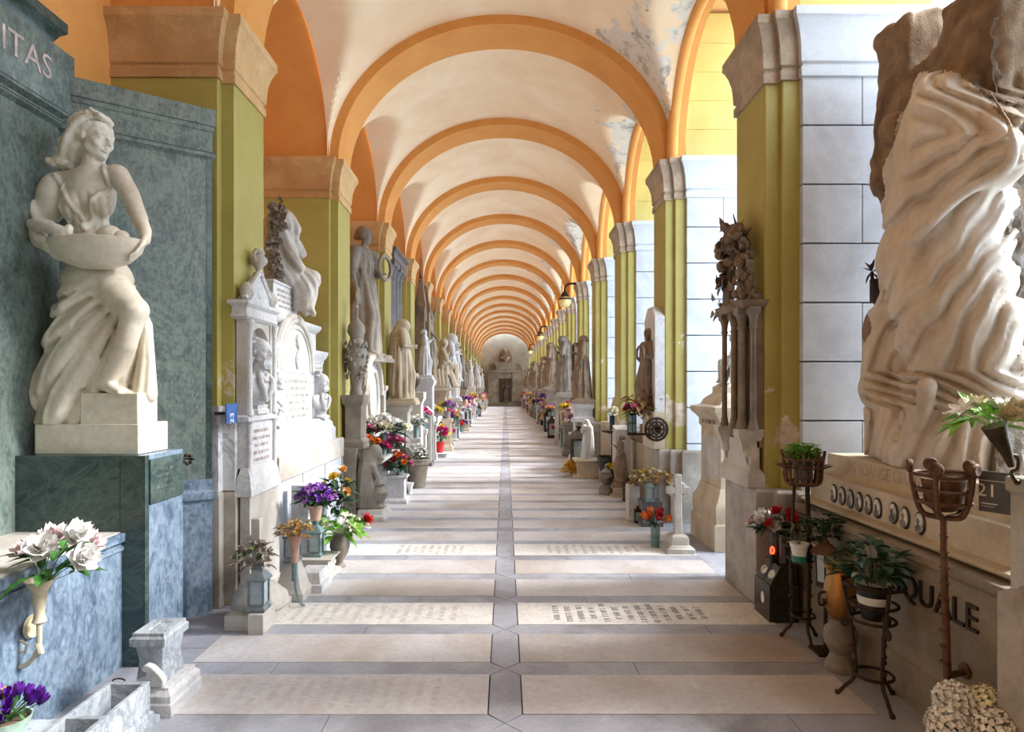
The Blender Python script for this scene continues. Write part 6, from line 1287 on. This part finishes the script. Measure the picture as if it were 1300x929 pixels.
# big bouquets on the second left bay's ledge and before it
def shelf_bouquet(label, px, py, Y, spec, spread, h, lv, seed, vh=.2, vm='verdigris'):
    p = at(px, py, Y); p.z = max(p.z, .74); q = (p.z-.665)/.2; t = thing('flower_vase', 'plain vase under the '+' '.join(label.split()[:9]), 'vase', (p.x, p.y, .681)); b = MB(); b.lathe([(.04, 0), (.042, .03*q), (.036, .06*q), (.045, .2*q), (.038, .2*q), (.03, .1*q)], 14); b.build('body', vm, t)
    bouquet(label, tuple(p), spec, spread, h, lv, seed=seed); return p
for k, (lb, px, py, Y, spec, sp, h, lv) in enumerate((
    ('white chrysanthemums massed above the crouching mourner', 486, 552, 8.6, [('carnation', 'pet_white', 16, .085), ('carnation', 'pet_cream', 6, .08)], .3, .22, ('leaf_dark', 40)),
    ('orange carnations in the iron wall ring above the crouching mourner', 464, 565, 8.1, [('carnation', 'pet_orange', 9, .06)], .15, .09, ('leaf_green', 30)),
    ('pink carnations between the orange and the white flowers', 464, 552, 8.3, [('carnation', 'pet_pink', 4, .055)], .13, .1, ('leaf_dark', 10)),
    ('lilac-pink flowers right of the white chrysanthemums', 494, 572, 8.8, [('carnation', 'pet_pink', 6, .08), ('carnation', 'pet_lilac', 4, .08)], .2, .16, ('leaf_dark', 30)),
    ('magenta carnations below the lilac-pink flowers', 487, 583, 8.5, [('carnation', 'pet_magenta', 8, .055)], .14, .1, ('leaf_dark', 30)))):
    pp = shelf_bouquet(lb, px, py, Y, spec, sp, h, lv, 80+k)
t = thing('flower_rail', 'grey stone flower shelf on the ledge of the second left bay', 'shelf', (-1.7, 8.5, 0)); b = MB(); b.rmold(-1.92, -1.58, 8.0, 9.3, [(0, .62), (.02, .64), (.02, .68)]); b.build('shelf', V, t, True)
for y in (8.1, 9.2): b = MB(); b.rmold(-1.9, -1.7, y-.06, y+.06, [(0, 0), (0, .63)]); b.build('support', V, t, True)
pedestal('white stone flower pedestal past the crouching mourner', (-1.5, 8.75, 0), .26, .38, 'white_marble'); bouquet('orange, red and pink roses on the white pedestal past the mourner', (-1.5, 8.75, .38), [('rose', 'pet_orange', 7, .05), ('rose', 'pet_red', 3, .05), ('rose', 'pet_pink', 5, .05)], .19, .3, ('leaf_dark', 70), seed=91)
lantern('black candle lantern behind the orange and red roses', (-1.62, 9.6, .0), .8, 'iron'); bouquet('white flowers hanging by the black candle lantern', (-1.42, 10.05, .45), [('carnation', 'pet_white', 8, .07)], .15, .2, ('leaf_dark', 40), seed=92)
vase('pot', 'grey pot of the white flowers by the black lantern', (-1.42, 10.05, 0), 'grey_figure', 2.8); vase('cup', 'small white cup at the foot of the black lantern', (-1.42, 9.4, 0), 'white_plastic', .7)
t = thing('glass_shrine', 'grey framed glass box shrine on a dark base along the left wall', 'lantern', (-1.62, 12.9, 0)); b = MB(); b.rmold(-1.85, -1.5, 12.7, 13.1, [(.02, 0), (.02, .08), (0, .09)]); b.build('base', 'dark_stone', t, True); b = MB()
for x in (-1.83, -1.52):
    for y in (12.72, 13.08): b = MB(); b.box(x-.025, x+.025, y-.025, y+.025, .08, 1.05); b.build('post', 'aged_marble', t, True)
b = MB(); b.box(-1.82, -1.53, 12.73, 13.07, .1, 1.0); b.build('glass', 'glass_pane', t, True); b = MB(); b.rmold(-1.85, -1.5, 12.7, 13.1, [(0, 1.0), (.02, 1.02), (.02, 1.08), (-.1, 1.2)]); b.build('roof', 'grey_wall_slab', t, True)
vase('pot', 'bright red flower pot on a white block along the left wall', (-1.5, 14.4, .1), 'red_plastic', 1.5, 'flower_pot'); pedestal('low white block under the bright red flower pot', (-1.5, 14.4, 0), .42, .1, 'white_marble'); bouquet('deep pink, yellow and cream roses in the bright red pot', (-1.5, 14.4, .32), [('rose', 'pet_magenta', 7, .085), ('rose', 'pet_cream', 4, .075), ('rose', 'pet_yellow', 2, .07)], .2, .36, ('leaf_green', 50), seed=93)
for k, (y, z, m1, m2, lb, sp) in enumerate(((12.2, 1.0, 'pet_magenta', 'pet_pink', 'deep pink bunch high by the dark columns', .16), (11.3, .9, 'pet_white', 'pet_cream', 'cream bunch under the dark lidded urn', .16), (13.9, 1.0, 'pet_cream', 'pet_yellow', 'cream and green bunch on the fourth left pillar memorial', .18))):
    pp = (-1.6, y, z); pedestal('thin stone post under the '+lb, (-1.6, y, 0), .16, z-.22, V); vase('tube', 'grey tube vase under the '+lb, (-1.6, y, z-.22), 'verdigris', 1.1); bouquet(lb, pp, [('carnation', m1, 5, .08), ('carnation', m2, 5, .075)], sp, .15, ('leaf_dark', 24), seed=100+k)
# ---- crowd of small flowers and lanterns along both far walls
COLS = ('white', 'pink', 'red', 'yellow', 'magenta', 'cream', 'orange', 'purple', 'lilac', 'peach'); R = random.Random(77)
for side in (-1, 1):
    sn = 'left' if side < 0 else 'right'
    for i in range(4 if side < 0 else 3, 17):
        for q in range(4):
            y = PY(i)+.5+q*.62+R.uniform(-.12, .12)
            if side < 0 and (13.6 < y < 15.1 or 12.5 < y < 13.3): continue
            if side > 0 and (17.1 < y < 18.2 or y < 11.8): continue
            x = side*(1.55+R.uniform(-.12, .12)-(.12 if side < 0 else -.05)*0); h = R.choice((.25, .4, .6, .8)); c1, c2 = R.sample(COLS, 2)
            wh = ('at the foot of', 'beside', 'half way along', 'toward the far end of')[q]
            if R.random() < .74:
                if h > .3: pedestal(f'small stone post {wh} the {NTH[i]} {sn} bay', (x, y, 0), .24, h, ('warm_stone', 'aged_marble', 'grey_figure', 'white_marble')[R.randint(0, 3)])
                else: h = 0
                vase(R.choice(('urn', 'pot', 'tube')), f'flower vase {wh} the {NTH[i]} {sn} bay', (x, y, h), R.choice(('grey_figure', 'iron', 'verdigris', 'terracotta', 'white_plastic')), 1.2)
                bouquet(f'{c1} and {c2} flowers {wh} the {NTH[i]} {sn} bay', (x, y, h+.22), [('carnation', 'pet_'+c1, 4, .085), ('carnation', 'pet_'+c2, 3, .08)], R.uniform(.14, .2), R.uniform(.14, .3), (R.choice(('leaf_dark', 'leaf_green', 'leaf_olive')), 22), seed=R.randint(0, 9999))
            else: lantern(f'dark grave lantern {wh} the {NTH[i]} {sn} bay', (x, y, 0), R.uniform(.5, .9), R.choice(('iron', 'bronze', 'verdigris')))
# ---- hanging lamps on the right pillars
for k, (i, lb) in enumerate(((5, 'nearest globe lamp on a curved black arm, right pillars'), (9, 'middle globe lamp on a black arm, right pillars'), (13, 'farthest globe lamp on a black arm, right pillars'))):
    y = PY(i)+.1; t = thing('gallery_lamp', lb, 'lamp', (1.84, y, 4.2)); b = MB(); b.tube(cr([(1.86, y, 4.28), (1.66, y, 4.27), (1.56, y, 4.2), (1.545, y, 4.06)], 5), .03, 8); b.build('arm', 'iron', t, True)
    b = MB(); b.lathe([(.03, 4.08), (.06, 4.05), (.1, 3.97), (.165, 3.87), (.17, 3.85)], 18, (1.545, y, 0)); b.build('shade', 'iron', t, True); b = MB(); b.ell((1.545, y, 3.82), (.165, .165, .17), 20, 12); b.build('globe', 'lamp_glass', t, True)
# ---- end wall altar
t = thing('end_altar', 'tan stone altar with a bronze door and bust on top, far end wall', 'memorial', (0, YEND-.5, 0)); Z = YEND
b = MB(); b.rmold(-1.5, 1.5, Z-.65, Z-.02, [(.15, 0), (.2, .16), (0, .17), (0, .34)]); b.build('step', 'monument_tan', t, True)
for q in (-1, 1):
    b = MB(); b.rmold(q*1.0-.42, q*1.0+.42, Z-.6, Z-.02, [(.04, .33), (.04, .5), (0, .55), (0, 2.75), (.05, 2.8), (.05, 2.95)]); b.build('side_pier', 'monument_tan', t, True); b = MB(); b.prism([(q*1.0-.4, 2.95), (q*1.0+.4, 2.95), (q*1.0+.25, 3.4), (q*1.0, 3.55), (q*1.0-.25, 3.4)], 'y', Z-.5, Z-.02); b.build('shell_pediment', 'brown_figure', t, True)
b = MB(); b.box(-.6, .6, Z-.5, Z-.02, .33, 2.75); b.build('centre_panel', 'monument_tan', t, True); b = MB(); b.box(-.5, .5, Z-.54, Z-.48, .4, 2.3); b.build('door', 'bronze', t, True)
figure('pray', 'bronze', t, .016, 'relief_figure', .95, (0, -.08, .4), 0)
b = MB(); b.rmold(-.75, .75, Z-.65, Z-.02, [(0, 2.74), (.06, 2.8), (.06, 2.95), (-.05, 3.0), (.1, 3.5), (.12, 3.62)]); b.build('attic', 'monument_tan', t, True)
b = MB(); b.prism([(-.55, 3.6)]+ellip(0, .55, .75, 4.0, 14)[::-1]+[(.55, 3.6)], 'y', Z-.25, Z-.02); b.build('niche', 'brown_figure', t, True); bust('brown_figure', t, (0, .05, 3.62), 1.5, 0, 'man')
# ---- slabs with readable-looking worn inscriptions
for lb, sgn, y, ink, rows in (('white marble grave slab with dark lettering before the first right pillar', 1, 4.24, 'ink', 13), ('white marble grave slab with faint lettering before the stone cross', 1, 5.98, 'ink_soft', 11), ('pale grave slab with faint lettering left of the centre strip, near the broken cross', -1, 4.24, 'ink_faint', 16), ('white grave slab with faint lettering in the left row by the lilies', -1, 5.98, 'ink_soft', 9), ('foremost pale grave slab with worn lettering in the left row', -1, 3.08, 'ink_faint', 16)):
    t = thing('grave_slab', lb, 'slab', (sgn*.91, y+.2075, 0)); b = MB(); x0, x1 = sorted((sgn*.088, sgn*1.822)); b.box(x0, x1, y-.004, y+.42, -.02, .0042); b.build('slab', 'floor_white' if y > 3.5 else 'floor_cream', t, True)
    b = MB(); R = random.Random(int(y*10)); glyphs(b, (sgn*(.45 if rows < 12 else .38), y+.21, .0043), (0, sgn, 0), (-sgn, 0, 0), .36, rows, .085 if rows > 10 else .075, .042 if ink == 'ink' else .036, int(y*7), .0006, .5); b.build('inscription', ink, t, True)
# ---- tree seen over the rock through the open side
t = thing('garden_tree', 'leafy garden tree outside, seen above the rock statue', 'tree', (7.2, 8.2, -.06)); b = MB(); b.tube([(0, 0, 0), (.1, 0, 2.4), (-.1, .1, 4.5)], [.2, .14, .08], 10); b.build('trunk', 'brown_figure', t); b = MB(); R = random.Random(5)
for k in range(1500):
    c = Vector((R.gauss(0, 1.0), R.gauss(0, 1.0), 5+R.gauss(0, 1.0))); b.leaf(c, (R.uniform(-1, 1), R.uniform(-1, 1), R.uniform(-.6, .6)), .3, .2, seg=3)
b.build('foliage', 'leaf_green', t)
# ---------------------------------------------------------------- light and camera
wd = bpy.data.worlds.new('sky'); SC.world = wd; wd.use_nodes = True
bg = wd.node_tree.nodes['Background']; bg.inputs[0].default_value = (.74, .87, 1.0, 1); bg.inputs[1].default_value = 3.5
sl = bpy.data.lights.new('hazy_sun', 'SUN'); sl.energy = 4.6; sl.angle = math.radians(14); sl.color = (1, .97, .93)
so = bpy.data.objects.new('hazy_sun', sl); COL.objects.link(so)
d = Vector((-1, -.06, -.76)); so.rotation_euler = d.to_track_quat('-Z', 'Y').to_euler(); so['kind'] = 'helper'
cam = bpy.data.cameras.new('camera'); co = bpy.data.objects.new('camera', cam); COL.objects.link(co)
co.location = (0, 0, EYE); co.rotation_euler = (PI/2, 0, 0)
cam.sensor_fit = 'HORIZONTAL'; cam.sensor_width = 36; cam.lens = F*36/1300
cam.shift_x = (650-CX)/1300; cam.shift_y = (CY-464.5)/1300; cam.clip_start = .05; cam.clip_end = 200
SC.camera = co
SC.view_settings.view_transform = 'Standard'; SC.view_settings.look = 'None'; SC.view_settings.exposure = EXPO; SC.view_settings.gamma = 1
SC.view_settings.use_curve_mapping = False
SC.cycles.max_bounces = 10; SC.cycles.diffuse_bounces = 6
